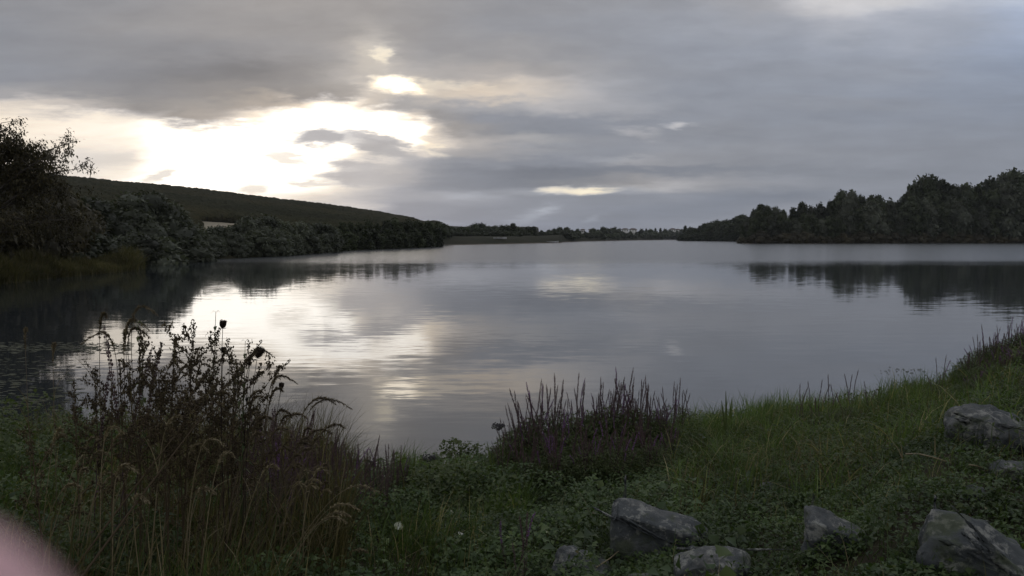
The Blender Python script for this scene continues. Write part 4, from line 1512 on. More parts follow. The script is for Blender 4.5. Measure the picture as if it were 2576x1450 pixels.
def spike_mesh(k):
    rng = np.random.default_rng(500 + k)
    mb = MB()
    n = 14
    bend = rng.uniform(.02, .14) * (1 if k % 3 else 2.2)
    a = rng.random() * 6.28
    s = np.linspace(0, 1, n)
    wob = rng.normal(0, .004, (n, 2)).cumsum(axis=0)
    pts = np.stack([np.cos(a) * bend * s ** 2.2 + wob[:, 0], np.sin(a) * bend * s ** 2.2 + wob[:, 1], s], -1)
    mb.tube(pts, .0042 * np.linspace(1.0, .45, n), 4, .35)
    cen, rad, tt = [], [], []
    s0 = rng.uniform(.50, .66)
    nw = int((1 - s0) / .0145)
    flower = k % 6 == 0
    for q in range(nw):
        sv = s0 + (1 - s0) * (q / nw)
        b = np.array([np.interp(sv, s, pts[:, j]) for j in range(3)])
        taper = min(1.0, (1.02 - sv) / .10 + .25) * (.75 + .25 * min(1, (sv - s0) / .08))
        for j in range(5):
            if rng.random() < .18:
                continue
            an = q * .9 + j * 1.2566
            rr = .0088 * taper
            cen.append(b + np.array([math.cos(an) * rr, math.sin(an) * rr, rng.normal(0, .002)]))
            rad.append(.0050 * taper * rng.uniform(.7, 1.35))
            tt.append(1.0 if (flower and sv > .72 and rng.random() < .75) else rng.uniform(.1, .85))
    mb.octa(cen, rad, np.array(rad) * 1.35, tt)
    # side spikelets and lance leaves lower on the stem
    nl = 10
    sv = rng.uniform(.12, s0 + .04, nl)
    b = np.stack([np.interp(sv, s, pts[:, j]) for j in range(3)], -1)
    an = rng.random(nl) * 6.28
    d = np.stack([np.cos(an), np.sin(an), rng.uniform(.1, .7, nl)], -1)
    d /= np.linalg.norm(d, axis=1)[:, None]
    mb.leaves(b, d, rng.uniform(.035, .07, nl), rng.uniform(.009, .015, nl), rng, t=rng.uniform(.2, .8, nl))
    return mb.build('spike', M['spike'])


def foliage_mesh(k):
    rng = np.random.default_rng(700 + k)
    n = 1800
    mb = MB()
    an = rng.random(n) * 6.28
    h = rng.random(n) ** .75
    rr = .42 * np.sqrt(rng.random(n)) * (.55 + .9 * h * (1.25 - h))
    b = np.stack([np.cos(an) * rr, np.sin(an) * rr, h * .60 * (1 - .35 * (rr / .35) ** 2)], -1)
    d = np.stack([np.cos(an) + rng.normal(0, .6, n), np.sin(an) + rng.normal(0, .6, n), rng.normal(.45, .5, n)], -1)
    d /= np.linalg.norm(d, axis=1)[:, None]
    mb.leaves(b, d, rng.uniform(.045, .09, n), rng.uniform(.010, .019, n), rng, t=rng.beta(2, 2, n))
    return mb.build('loosestrife_foliage', M['weed'])


SPIKES = [spike_mesh(k) for k in range(12)]
FOLS = [foliage_mesh(k) for k in range(5)]


def loosestrife(px, dist, top, label, group=None, n=8, spread=.30, lean=0.0, fol=1.0):
    p = at(px, dist)
    h = max(height_to(px, top, p), .25)
    o = empty('loosestrife', (p.x, p.y, p.z - .02), 0)
    tag(o, label, 'plant', group)
    f = link('foliage', FOLS[prng.randrange(5)], o)
    f.scale = (.84 * h * fol + .18, .84 * h * fol + .18, 1.0 * h * fol)
    f.rotation_euler = (0, 0, prng.uniform(0, 6.28))
    for k in range(n):
        s = link('flower_spike', SPIKES[prng.randrange(12)], o)
        a, b = prng.uniform(0, 6.28), abs(prng.gauss(0, spread))
        if k == 0:
            b *= .2
        s.location = (prng.uniform(-.10, .10) * h, prng.uniform(-.10, .10) * h, 0)
        s.rotation_euler = Euler((math.sin(a) * b * .8, math.cos(a) * b * .9 + lean, prng.uniform(0, 6.28)), 'XYZ')
        hh = h * (1.0 if k == 0 else (prng.uniform(.55, .98) if n > 3 else prng.uniform(.6, 1)))
        wd = max(hh, .75) * .72
        s.scale = (wd, wd, hh)
    return o


gC = 'loosestrife in the clump at the middle of the bank'
for (px, d, top, n, ln_) in [(1290, 7.8, 1042, 6, -.22), (1312, 8.0, 1000, 8, -.22), (1338, 8.2, 968, 9, -.18), (1362, 8.3, 944, 9, -.10), (1392, 8.4, 930, 8, .0), (1420, 8.0, 1005, 8, .0),
                             (1448, 8.4, 1000, 8, .0), (1474, 8.7, 938, 7, .02), (1506, 8.6, 950, 9, -.03), (1532, 8.6, 935, 9, 0), (1556, 8.7, 918, 9, .0), (1588, 8.6, 945, 9, 0), (1618, 8.8, 945, 9, .02),
                             (1648, 8.6, 975, 9, .0), (1676, 8.6, 990, 8, .03), (1702, 9.0, 942, 5, .02), (1380, 7.6, 1045, 8, -.05), (1460, 7.7, 1050, 8, 0), (1540, 7.8, 1020, 8, 0), (1620, 7.9, 1035, 8, .03),
                             (1330, 7.4, 1085, 7, -.05), (1400, 7.3, 1075, 7, 0), (1480, 7.4, 1070, 7, 0), (1560, 7.4, 1065, 7, 0), (1640, 7.6, 1070, 7, 0), (1690, 8.0, 1060, 7, 0)]:
    lab = 'purple loosestrife with dark seed spikes in the big middle clump'
    g = gC
    if px == 1290:
        lab, g = 'loosestrife with spikes leaning left, at left end of the big clump', None
    if px == 1702:
        lab, g = 'tall slim loosestrife standing at the right end of the big clump', None
    if px == 1556:
        lab, g = 'loosestrife with the tallest spike of the big middle clump', None
    loosestrife(px, d, top, lab, g, n + 9, .27, ln_)
for (px, d, top, n) in [(2428, 13.2, 905, 6), (2450, 12.6, 870, 7), (2472, 12.9, 842, 7), (2496, 13.2, 826, 8), (2520, 13.0, 822, 8), (2545, 13.4, 810, 8), (2566, 13.6, 798, 8), (2590, 13.4, 792, 8), (2615, 13.6, 795, 8),
                        (2440, 10.6, 960, 7), (2470, 10.4, 935, 8), (2500, 10.6, 920, 8), (2530, 10.5, 905, 8), (2560, 10.6, 895, 8), (2590, 10.6, 890, 8), (2480, 11.9, 895, 7), (2512, 12.0, 880, 7), (2545, 12.0, 868, 8), (2575, 12.2, 860, 8)]:
    loosestrife(px, d, top - 6, 'brownish loosestrife in the clump at the right edge', 'loosestrife in the clump at the right edge', n + 7, .15)
loosestrife(2462, 13.8, 812, 'single thin spike rising left of the right edge clump', None, 1, .05, fol=.5)
loosestrife(2368, 11.8, 888, 'small loosestrife tuft standing alone left of the right edge clump', None, 5, .2, fol=.6)
loosestrife(2140, 10.4, 926, 'lone loosestrife spike with side spikes above the green grass', None, 4, .22, fol=.6)
loosestrife(2098, 10.1, 936, 'thin loosestrife just left of the lone spike', None, 3, .2, fol=.6)
loosestrife(2058, 9.9, 952, 'loosestrife cluster in the green grass right of the big clump', None, 6, .22, fol=.7)
loosestrife(2018, 9.8, 961, 'short loosestrife at the left of the grass cluster', None, 4, .2, fol=.6)
loosestrife(2190, 10.8, 958, 'short twin-spiked loosestrife by the water on the right', None, 3, .2, fol=.5)
loosestrife(1736, 9.4, 978, 'short purple-topped loosestrife just beside the big clump', None, 3, .12, fol=.5)
for (px, d, top, n) in [(842, 6.4, 1130, 5), (868, 6.6, 1140, 6), (893, 6.7, 1134, 6), (920, 6.8, 1120, 6), (946, 6.8, 1150, 5), (968, 6.9, 1135, 5), (992, 7.0, 1150, 5), (1015, 7.0, 1175, 5), (905, 6.2, 1175, 6), (960, 6.3, 1190, 6)]:
    loosestrife(px, d, top - 32, 'short dark loosestrife in the row right of the tall left weeds', 'short loosestrife row by the water', n + 4, .13, .03, fol=.55)
for (px, d, top, n) in [(640, 5.6, 1040, 5), (610, 5.5, 1055, 5), (690, 5.4, 1100, 5), (740, 5.6, 1110, 5), (770, 5.8, 1105, 5), (800, 5.9, 1130, 5), (672, 5.9, 1020, 6), (700, 6.0, 1005, 6), (726, 6.0, 1015, 6), (752, 6.2, 1040, 6), (786, 6.3, 1085, 6), (815, 6.3, 1080, 6), (838, 6.4, 1078, 5)]:
    loosestrife(px, d, top, 'brown loosestrife leaning right behind the seed grasses', 'loosestrife behind the seed grasses', n + 8, .17, .14, fol=.6)
loosestrife(1270, 7.4, 1075, 'small dark loosestrife bent left beside the big clump', None, 4, .2, -.15, fol=.5)
loosestrife(1140, 7.5, 1150, 'thin solitary loosestrife among the green weeds in the middle', None, 2, .1, fol=.4)
loosestrife(1305, 4.6, 1265, 'low faded loosestrife in the weeds before the big clump', None, 6, .25, fol=.5)
loosestrife(262, 4.9, 806, 'tall loosestrife with a bright purple spike among the left weeds', None, 4, .10, -.05, fol=.5)

# ------------------------------------------------------------------ tall weeds of the left clump
def bez(p0, p1, p2, n):
    s = np.linspace(0, 1, n)[:, None]
    p0, p1, p2 = (np.array(q, float) for q in (p0, p1, p2))
    return (1 - s) ** 2 * p0 + 2 * s * (1 - s) * p1 + s * s * p2


def twig(mb, pts, r, rng, dens, leaf, t0=.1):
    """a branch with clustered buds and small leaves"""
    mb.tube(pts, r * np.linspace(1, .35, len(pts)), 4, .35)
    L = np.linalg.norm(np.diff(pts, axis=0), axis=1).sum()
    n = max(4, int(L * dens))
    s = t0 + (1 - t0) * rng.random(n)
    u = np.linspace(0, 1, len(pts))
    b = np.stack([np.interp(s, u, pts[:, j]) for j in range(3)], -1) + rng.normal(0, .006, (n, 3))
    mb.octa(b, rng.uniform(.0028, .0062, n), rng.uniform(.004, .008, n), rng.uniform(0, .9, n))
    m_ = n // 3
    d = rng.normal(0, 1, (m_, 3)) + np.array([0, 0, .1])
    d /= np.linalg.norm(d, axis=1)[:, None]
    mb.leaves(b[:m_], d, leaf * rng.uniform(.6, 1.5, m_), leaf * .28 * rng.uniform(.7, 1.3, m_), rng, t=rng.random(m_))


def mugwort(base, tip, label, seed, n_br=12, reach=.22, dens=190, arch=.12, low=.35, side=0.0):
    rng = np.random.default_rng(seed)
    o = empty('mugwort', base)
    tag(o, label, 'plant')
    tp = np.array(tip) - np.array(base)
    L = np.linalg.norm(tp)
    mid = tp * .5 + np.array([0, 0, arch * L])
    st = bez((0, 0, -.03), mid, tp, 16)
    mb = MB()
    mb.tube(st, .0058 * np.linspace(1.1, .3, 16), 6, .4)
    link('stem', mb.build('mugwort_stem', M['mugwort'], True), o)
    mb = MB()
    twig(mb, st[int(16 * .72):], .003, rng, dens * 1.35, .022, 0)
    link('flower_head', mb.build('mugwort_head', M['mugwort']), o)
    u = np.linspace(0, 1, 16)
    for k in range(n_br):
        s = low + (.93 - low) * (k + rng.random() * .6) / n_br
        b = np.array([np.interp(s, u, st[:, j]) for j in range(3)])
        a = k * 2.4 + rng.random()
        l_ = reach * L * rng.uniform(.6, 1.25) * (1.15 - .75 * max(0, (s - low) / (1 - low)))
        e = b + np.array([math.cos(a) * l_ * .72 + side * l_, math.sin(a) * l_ * .6, l_ * rng.uniform(.45, .9)])
        c = b + (e - b) * .55 + np.array([math.cos(a), math.sin(a), -.5]) * l_ * .16
        mb = MB()
        pts = bez(b, c, e, 7)
        twig(mb, pts, .0026, rng, dens, .022)
        for q in range(2):
            s2 = rng.uniform(.35, .8)
            b2 = np.array([np.interp(s2, np.linspace(0, 1, 7), pts[:, j]) for j in range(3)])
            d2 = rng.normal(0, 1, 3) + np.array([.3, 0, .9])
            d2 *= l_ * .35 / np.linalg.norm(d2)
            twig(mb, bez(b2, b2 + d2 * .5, b2 + d2, 4), .0018, rng, dens, .02)
        link('branch', mb.build('mugwort_branch', M['mugwort']), o)
    return o


for q, (bx_, bd, tx, ty, td, lab, kw) in enumerate([
    (430, 4.3, 488, 806, 4.5, 'tall dark weed with the thickest upright seed head, middle of the left clump', dict(n_br=16, reach=.24, dens=260, arch=.04)),
    (395, 4.4, 440, 842, 4.7, 'branching weed just left of the thickest upright seed head', dict(n_br=12, reach=.26)),
    (330, 4.5, 352, 838, 4.8, 'branching reddish weed beside the purple spike', dict(n_br=12, reach=.26)),
    (300, 4.7, 300, 905, 5.0, 'shorter bushy weed below the purple spike', dict(n_br=12, reach=.28)),
    (480, 4.4, 545, 850, 4.7, 'branching weed right of the thickest upright seed head', dict(n_br=13, reach=.28, side=.2)),
    (500, 4.4, 628, 862, 4.6, 'weed with a long branch arching to the right', dict(n_br=11, reach=.24, arch=.14, side=.3)),
    (30, 3.9, 548, 962, 4.2, 'long bare stalk leaning far right across the left weeds, upper of two', dict(n_br=7, reach=.12, arch=.02, low=.72)),
    (20, 3.6, 660, 858, 4.2, 'long bare stalk leaning far right across the left weeds, lower of two', dict(n_br=9, reach=.13, arch=.02, low=.66)),
    (180, 4.9, 186, 960, 5.2, 'thin weed at the left of the clump by the water', dict(n_br=10, reach=.16)),
    (235, 4.8, 238, 925, 5.1, 'thin branching weed between the water gap and the purple spike', dict(n_br=10, reach=.2)),
    (410, 4.2, 398, 930, 4.4, 'short dark bushy weed in front of the left clump', dict(n_br=13, reach=.3)),
    (560, 4.6, 590, 955, 4.8, 'short dark weed below the wild carrot heads', dict(n_br=11, reach=.26)),
]):
    mugwort(at(bx_, bd), spt(tx, ty, td), lab, 900 + q, **kw)


prng = random.Random(123)
for q in range(6):
    bx_ = prng.uniform(60, 640)
    bd = prng.uniform(4.1, 5.6)
    ty = np.interp(bx_, [60, 250, 480, 660], [1010, 900, 890, 960]) + prng.uniform(40, 150)
    mugwort(at(bx_, bd), spt(bx_ + prng.uniform(-25, 60), ty, bd + .15), 'brown branching weed in the tangled mass of the left bank', 950 + q,
            n_br=prng.randrange(8, 13), reach=prng.uniform(.2, .32), dens=150, side=prng.uniform(-.1, .25), low=.3)['group'] = 'branching weeds in the tangle of the left bank'


def nettle(px, d, top_px, top_py, label, seed):
    rng = np.random.default_rng(seed)
    p = at(px, d)
    o = empty('nettle', p)
    tag(o, label, 'plant')
    tp = np.array(spt(top_px, top_py, d)) - np.array(p)
    st = bez((0, 0, -.02), tp * .5 + np.array([0, 0, .06]), tp, 14)
    mb = MB()
    mb.tube(st, .0035 * np.linspace(1.1, .4, 14), 5, .4)
    link('stem', mb.build('nettle_stem', M['weed'], True), o)
    u = np.linspace(0, 1, 14)
    for k in range(9):
        s = 1 - k * .062
        b = np.array([np.interp(s, u, st[:, j]) for j in range(3)])
        for sg in (0, math.pi):
            a = k * 1.57 + sg + .3
            d_ = np.array([[math.cos(a), math.sin(a), .25]])
            d_ /= np.linalg.norm(d_)
            mb = MB()
            ln = .034 + .006 * min(k, 5)
            mb.leaves(b[None], d_, ln, ln * .42, rng, sag=.75)
            link('leaf', mb.build('nettle_leaf', M['weed']), o)


nettle(500, 4.7, 543, 785, 'nettle with drooping leaves, the highest plant of the left clump', 1)
nettle(585, 4.6, 617, 858, 'nettle with drooping leaves between the wild carrot heads', 2)
nettle(372, 4.8, 345, 812, 'thin nettle top left of the arching grass heads', 3)
nettle(600, 4.7, 598, 918, 'short nettle below the middle wild carrot heads', 4)


def wild_carrot(px, d, hx, hy, wpx, label, seed, nod=.0):
    rng = np.random.default_rng(seed)
    p = at(px, d)
    o = empty('wild_carrot', p)
    tag(o, label, 'plant')
    tp = np.array(spt(hx, hy, d)) - np.array(p)
    hw = wpx * d / F * .5
    ax = np.array([nod, 0, 1.0])
    ax /= np.linalg.norm(ax)
    base = tp - ax * hw * 1.0
    st = bez((0, 0, -.02), base * .55 + np.array([-.04, 0, .05]), base, 12)
    mb = MB()
    mb.tube(st, .0022 * np.linspace(1.3, .75, 12), 5, .5)
    link('stem', mb.build('carrot_stem', M['carrot'], True), o)
    mb = MB()
    X = np.cross(ax, [0, 1.0, 0])
    X /= np.linalg.norm(X)
    Y = np.cross(ax, X)
    for k in range(46):           # the rays of the umbel, curled inwards like a nest
        a = k * 2.39996
        rr = math.sqrt((k + .5) / 46)
        rd = X * math.cos(a) + Y * math.sin(a)
        b = base
        c = base + ax * hw * .55 + rd * hw * 1.15 * rr
        e = base + ax * hw * (1.75 + .25 * rng.random() - .35 * (1 - rr)) + rd * hw * .72 * rr
        mb.tube(bez(b, c, e, 6), [.0012, .0014, .0015, .0016, .0018, .001], 3, rng.random())
        n = 9
        cl = e + rng.normal(0, hw * .13, (n, 3)) - ax * hw * .12
        mb.octa(cl, rng.uniform(.07, .13, n) * hw, None, rng.random(n))
    link('seed_head', mb.build('carrot_head', M['carrot']), o)
    mb = MB()
    for k in range(9):            # bracts below the head
        a = k * .7
        rd = X * math.cos(a) + Y * math.sin(a)
        mb.tube(bez(base, base + rd * hw * .7, base + rd * hw * 1.15 + ax * hw * .25, 4), [.0009, .0008, .0006, .0003], 3, .5)
    link('bract', mb.build('carrot_bract', M['carrot']), o)


for q, (px, d, hx, hy, wp_, lab, nod) in enumerate([
    (556, 4.5, 561, 817, 19, 'wild carrot with the topmost heart-shaped seed head', .1), (560, 4.5, 562, 881, 14, 'wild carrot seed head straight below the topmost one', .2),
    (590, 4.4, 652, 888, 26, 'wild carrot with the widest seed head, nodding right', .45), (650, 4.9, 708, 971, 15, 'wild carrot seed head farthest right near the grass tips', .1),
    (605, 4.6, 632, 964, 9, 'small wild carrot head below the widest one', .1), (598, 4.6, 621, 1006, 8, 'smallest wild carrot head, lowest of them', 0),
    (600, 4.6, 629, 915, 10, 'small wild carrot head just under the widest one', .3), (570, 4.6, 578, 913, 8, 'small wild carrot bud below two stacked heads', .0)]):
    wild_carrot(px, d, hx, hy, wp_, lab, 40 + q, nod)


def seed_grass(px, d, tx, ty, td, label, seed, group=None, mat='seed', droop=.30, fat=1.0, head=.34):
    rng = np.random.default_rng(seed)
    p = at(px, d)
    o = empty('seed_grass', p)
    tag(o, label, 'grass', group, 'thing')
    tp = np.array(spt(tx, ty, td)) - np.array(p)
    L = np.linalg.norm(tp)
    k1 = tp * np.array([.45, .45, .5]) + np.array([0, 0, L * .14])
    dx_ = 1.0 if tx >= px else -1.0
    k2 = tp + np.array([-dx_ * .24 * L * droop - tp[0] * .10, 0, L * (.05 + .17 * droop)])
    s = np.linspace(0, 1, 26)[:, None]
    cur = (1 - s) ** 3 * np.array([0, 0, -.02]) + 3 * s * (1 - s) ** 2 * k1 + 3 * s * s * (1 - s) * k2 + s ** 3 * tp
    mb = MB()
    mb.tube(cur, .0024 * np.linspace(1.3, .5, 26), 4, .5)
    link('stalk', mb.build('grass_stalk', M[mat], True), o)
    n = int(170 * fat)
    u = np.linspace(0, 1, 26)
    q = (1 - head) + head * rng.random(n)
    b = np.stack([np.interp(q, u, cur[:, j]) for j in range(3)], -1)
    tg = np.stack([np.interp(q, u, np.gradient(cur[:, j])) for j in range(3)], -1)
    tg /= np.linalg.norm(tg, axis=1)[:, None]
    w_ = np.sin(np.pi * np.clip((q - (1 - head)) / head * .92 + .08, 0, 1)) ** .7
    d_ = tg + rng.normal(0, .35, (n, 3))
    d_ /= np.linalg.norm(d_, axis=1)[:, None]
    mb = MB()
    mb.leaves(b + rng.normal(0, .0022, (n, 3)) * w_[:, None], d_, .024 * (.5 + .6 * w_), .0072 * (.5 + .6 * w_), rng, sag=.1)
    link('seed_head', mb.build('grass_head', M[mat]), o)
    for k in range(2):
        qq = rng.uniform(.15, .5)
        b0 = np.array([np.interp(qq, u, cur[:, j]) for j in range(3)])
        a = rng.random() * 6.28
        ll = L * rng.uniform(.22, .38)
        mb = MB()
        mb.blades(b0[None], np.array([[math.cos(a) * .9 + .5, math.sin(a) * .7]]), ll * .75, .006, rng, segs=5)
        link('blade', mb.build('grass_blade', M[mat]), o)


for q, (px, d, tx, ty, td, lab, dr) in enumerate([
    (300, 4.7, 206, 866, 4.7, 'seed grass arching to the left of the purple spike', .9), (235, 4.8, 268, 798, 4.9, 'seed grass with upright feathery tip by the purple spike', .2),
    (330, 4.6, 400, 797, 4.8, 'seed grass with the highest drooping tip of the left clump', .8), (340, 4.6, 375, 830, 4.8, 'seed grass curving right just under the highest drooping tip', .8),
    (350, 4.6, 378, 850, 4.8, 'seed grass with small curl left of the thick seed head', .8), (300, 4.7, 318, 838, 4.9, 'straight pale seed grass tip behind the left weeds', .1),
    (560, 4.5, 690, 900, 4.7, 'seed grass bending right below the widest carrot head', .7), (600, 4.5, 709, 928, 4.7, 'pale feathery seed grass pointing up to the right', .1),
    (620, 4.7, 748, 967, 4.9, 'seed grass with hooked tip beside the right carrot head', .9), (600, 4.5, 712, 985, 4.6, 'thin seed grass under the hooked tip', .3),
    (590, 4.6, 885, 1030, 4.9, 'seed grass with long plume reaching farthest right over the water', 1.0), (600, 4.6, 845, 1018, 4.9, 'seed grass plume just left of the farthest one', .7),
    (640, 4.8, 868, 1078, 5.0, 'seed grass with pale plume below the farthest right one', .5), (610, 4.8, 835, 1092, 5.0, 'seed grass with pale plume, lower of the right group', .6),
    (560, 4.6, 770, 1052, 4.8, 'seed grass leaning right before the brown spikes', .5), (550, 4.5, 735, 1090, 4.6, 'low leaning seed grass before the brown spikes', .6),
    (520, 4.4, 690, 1060, 4.5, 'pale leaning seed grass in the middle of the left bank', .5), (620, 4.9, 800, 1140, 5.1, 'low pale seed grass nearest the short spike row', .7),
    (120, 5.6, 138, 870, 5.8, 'lone pale grass tip over the dark water at left', .1), (60, 5.8, 66, 832, 6.0, 'faint thin grass tip near the left edge', .1)]):
    seed_grass(px, d, tx, ty, td, lab, 60 + q, None, 'seed', dr)
prng = random.Random(78)
for q in range(30):
    tx = prng.uniform(150, 930)
    ty = np.interp(tx, [150, 500, 930], [1080, 1060, 1230]) + prng.uniform(0, 190)
    d = prng.uniform(3.9, 5.0)
    seed_grass(tx - prng.uniform(60, 200), d, tx, ty, d + .1, 'pale straw stalk leaning right low in the left bank', 300 + q,
               'straw stalks leaning right low on the left bank', 'straw', prng.uniform(.2, 1.0), .7)
prng = random.Random(77)
for q in range(34):
    tx = prng.uniform(470, 860)
    ty = np.interp(tx, [470, 600, 700, 860], [905, 945, 1010, 1120]) + prng.uniform(0, 130)
    d = prng.uniform(4.3, 5.6)
    seed_grass(tx - prng.uniform(40, 170), d, tx, ty, d + .1, 'thin seed grass leaning right in the mass of the left bank', 200 + q,
               'seed grasses leaning right on the left bank', 'seed', prng.uniform(.2, 1.0), .8)
for q, (px, d, tx, ty, td, lab, dr) in enumerate([
    (640, 4.6, 955, 1242, 4.9, 'straw-coloured grass stalk bent right, longest of the low ones', .9), (660, 4.5, 905, 1285, 4.6, 'straw-coloured grass stalk with curled plume below the longest', 1.0),
    (690, 4.4, 870, 1315, 4.4, 'yellowish drooping grass plume low in the weeds', 1.0), (640, 4.3, 880, 1300, 4.3, 'pale flattened grass stalk over the yellowish plume', .6),
    (460, 4.0, 590, 1150, 4.1, 'pale grass stalk leaning right low in the left weeds', .5), (530, 4.1, 700, 1180, 4.2, 'pale grass stalk crossing the green left of the spike row', .4),
    (330, 3.8, 375, 1265, 3.8, 'curled pale grass blade near the fingertip', .9), (240, 3.9, 350, 1190, 3.9, 'pale curled grass head in the dark left weeds', .9)]):
    seed_grass(px, d, tx, ty, td, lab, 90 + q, None, 'straw', dr, .8)


def umbel_plant(px, d, hx, hy, label, seed, leaf=.075, big=1.0):
    rng = np.random.default_rng(seed)
    p = at(px, d)
    o = empty('dwarf_elder', p)
    tag(o, label, 'plant')
    tp = np.array(spt(hx, hy, d)) - np.array(p)
    base = tp - np.array([0, 0, .07 * big])
    st = bez((0, 0, -.02), base * .5 + np.array([.03, 0, 0]), base, 12)
    mb = MB()
    mb.tube(st, .0045 * np.linspace(1.2, .6, 12), 5, .4)
    link('stem', mb.build('elder_stem', M['weed'], True), o)
    mb = MB()
    for k in range(26):
        a = k * 2.4
        rr = math.sqrt((k + .5) / 26) * .075 * big
        e = tp + np.array([math.cos(a) * rr, math.sin(a) * rr, -.25 * rr + rng.normal(0, .006)])
        mb.tube(bez(base, (base + e) / 2 + np.array([math.cos(a), math.sin(a), 0]) * rr * .2, e, 4), [.0018, .0014, .0012, .001], 3, .2)
        c = e + rng.normal(0, .008, (4, 3))
        mb.octa(c, rng.uniform(.0055, .008, 4), None, rng.random(4))
    link('berry_cluster', mb.build('elder_berries', M['berry']), o)
    for z, n_, sc_ in ((-.02, 2, .85), (.13, 2, 1.15), (.27, 2, 1.1)):
        for k in range(n_):
            a = k * math.pi + z * 7 + .2
            b0 = base - np.array([0, 0, z])
            mb = MB()
            for j in range(5):
                aa = a + (j - 2) * .32
                f_ = .6 + .4 * (1 - abs(j - 2) / 2)
                dd = np.array([[math.cos(aa), math.sin(aa) * .8, .35]])
                dd /= np.linalg.norm(dd)
                mb.leaves(b0[None] + dd * .02, dd, leaf * 1.7 * f_ * sc_, leaf * .42 * f_, rng, sag=.35)
            link('leaf', mb.build('elder_leaf', M['weed']), o)


umbel_plant(1075, 7.2, 1080, 1148, 'dark-berried umbel plant with broad leaves standing over the water', 1, .085)
umbel_plant(1262, 7.6, 1255, 1068, 'dark-berried umbel at the left side of the big spike clump', 2, .04, .9)
umbel_plant(940, 6.9, 938, 1165, 'leafy-topped plant in the short spike row', 3, .09, .25)
umbel_plant(1022, 7.0, 1025, 1205, 'small leafy-topped plant right of the short spike row', 4, .075, .25)


def reed(px, d, tips, label, seed):
    rng = np.random.default_rng(seed)
    p = at(px, d)
    o = empty('reed', p)
    tag(o, label, 'reed', None, 'thing')
    for tx, ty in tips:
        tp = np.array(spt(tx, ty, d)) - np.array(p)
        mb = MB()
        n = 9
        c = bez((0, 0, 0), tp * .5 + np.array([0, 0, .05]), tp, n)
        wd = .011 * np.sin(np.linspace(.5, 3.1, n)) + .001
        l = c + np.array([1, 0, .0]) * wd[:, None]
        r = c - np.array([1, 0, .0]) * wd[:, None] + np.array([0, .006, 0])
        v = np.stack([l, r], 1).reshape(-1, 3)
        f = np.array([[2 * k, 2 * k + 1, 2 * k + 3, 2 * k + 2] for k in range(n - 1)])
        mb.add(v, f, .6)
        link('blade', mb.build('reed_blade', M['weed']), o)


reed(1030, 7.1, [(1045, 1132), (1062, 1150), (1010, 1160), (1090, 1180), (1060, 1210)], 'tuft of broad reed blades right of the short spike row', 5)
reed(1246, 7.4, [(1225, 1110), (1240, 1135), (1232, 1165)], 'thin reed blades at the water before the big clump', 6)
reed(1165, 7.3, [(1142, 1135), (1172, 1150), (1185, 1165)], 'thin reed blades in the middle of the bank', 7)
reed(1835, 9.4, [(1826, 985), (1842, 1000), (1815, 1008)], 'thin grass fan rising over the green grass by the big clump', 8)


def bindweed(px, py, wpx, label, seed, tilt):
    p0 = hit(px, py, .18)
    d = math.hypot(p0.x, p0.y)
    c = spt(px, py, d)
    hw = wpx * d / F * .5
    rng = np.random.default_rng(seed)
    o = empty('bindweed', p0)
    tag(o, label, 'flower')
    rel = np.array(c) - np.array(p0)
    mb = MB()
    n, m_ = 15, 5
    prof = [(.08, -1.3), (.14, -.7), (.3, -.2), (.75, .15), (1.0, .22)]
    rot = np.array(Euler((R(-60 + tilt[1]), R(tilt[0]), 0)).to_matrix())
    v = []
    for (r_, z_) in prof:
        for k in range(n):
            a = 2 * math.pi * k / n
            rr = r_ * (1 + .10 * math.cos(5 * a) * (r_ > .5) + rng.normal(0, .05))
            v.append(rot @ (np.array([math.cos(a) * rr, math.sin(a) * rr, z_ + rng.normal(0, .04)]) * hw) + rel)
    f = [[a * n + k, a * n + (k + 1) % n, (a + 1) * n + (k + 1) % n, (a + 1) * n + k] for a in range(m_ - 1) for k in range(n)]
    mb.add(v, np.array(f), .5)
    link('petal', mb.build('bindweed_petal', M['petal'], True), o)
    mb = MB()
    mb.tube(bez((0, 0, 0), rel * .5 + np.array([.03, .01, 0]), np.array(v[:n]).mean(axis=0), 7), [.0025] * 7, 4, .4)
    link('stem', mb.build('bindweed_stem', M['weed']), o)


for q, (px, py, wp_, lab, tl) in enumerate([
    (1003, 1325, 24, 'white bindweed flower facing the viewer, leftmost on the bank', (0, -20)), (1159, 1346, 22, 'drooping white bindweed flower in the middle of the bank', (30, 60)),
    (1106, 1172, 14, 'white bindweed flower highest up beside the berried plant', (-20, 40)), (1130, 1274, 12, 'tiny pair-like white bindweed flower below the green weeds', (10, 10)),
    (1136, 1288, 14, 'flattened white bindweed flower just under the tiny one', (40, 50)), (1376, 1338, 10, 'small white bindweed bud near the slab-like boulder', (35, 40))]):
    bindweed(px, py, wp_, lab, q, tl)


def fallen_stalk(pts, label, r=.006):
    o = empty('dry_stalk', hit(pts[0][0], pts[0][1], .10))
    tag(o, label, 'stalk')
    w_ = []
    for px, py in pts:
        q = hit(px, py, .12)
        d = math.hypot(q.x, q.y)
        w_.append(np.array(spt(px, py, d)) - np.array(o.location))
    mb = MB()
    mb.tube(np.array(w_), r * np.linspace(1.2, .5, len(w_)), 5, .7)
    link('stem', mb.build('dry_stem', M['straw'], True), o)


fallen_stalk([(2280, 1143), (2310, 1142), (2345, 1150), (2380, 1161)], 'pale bent straw lying on the grass below the right clump')
fallen_stalk([(2438, 1170), (2455, 1172), (2472, 1177)], 'short pale straw near the stone at the right edge', .005)
fallen_stalk([(1500, 1428), (1535, 1405), (1570, 1375), (1594, 1358)], 'dry twig leaning across the front of the slab-like boulder', .004)
fallen_stalk([(1722, 1452), (1728, 1420), (1742, 1396)], 'brown bramble stem on the blocky boulder', .004)

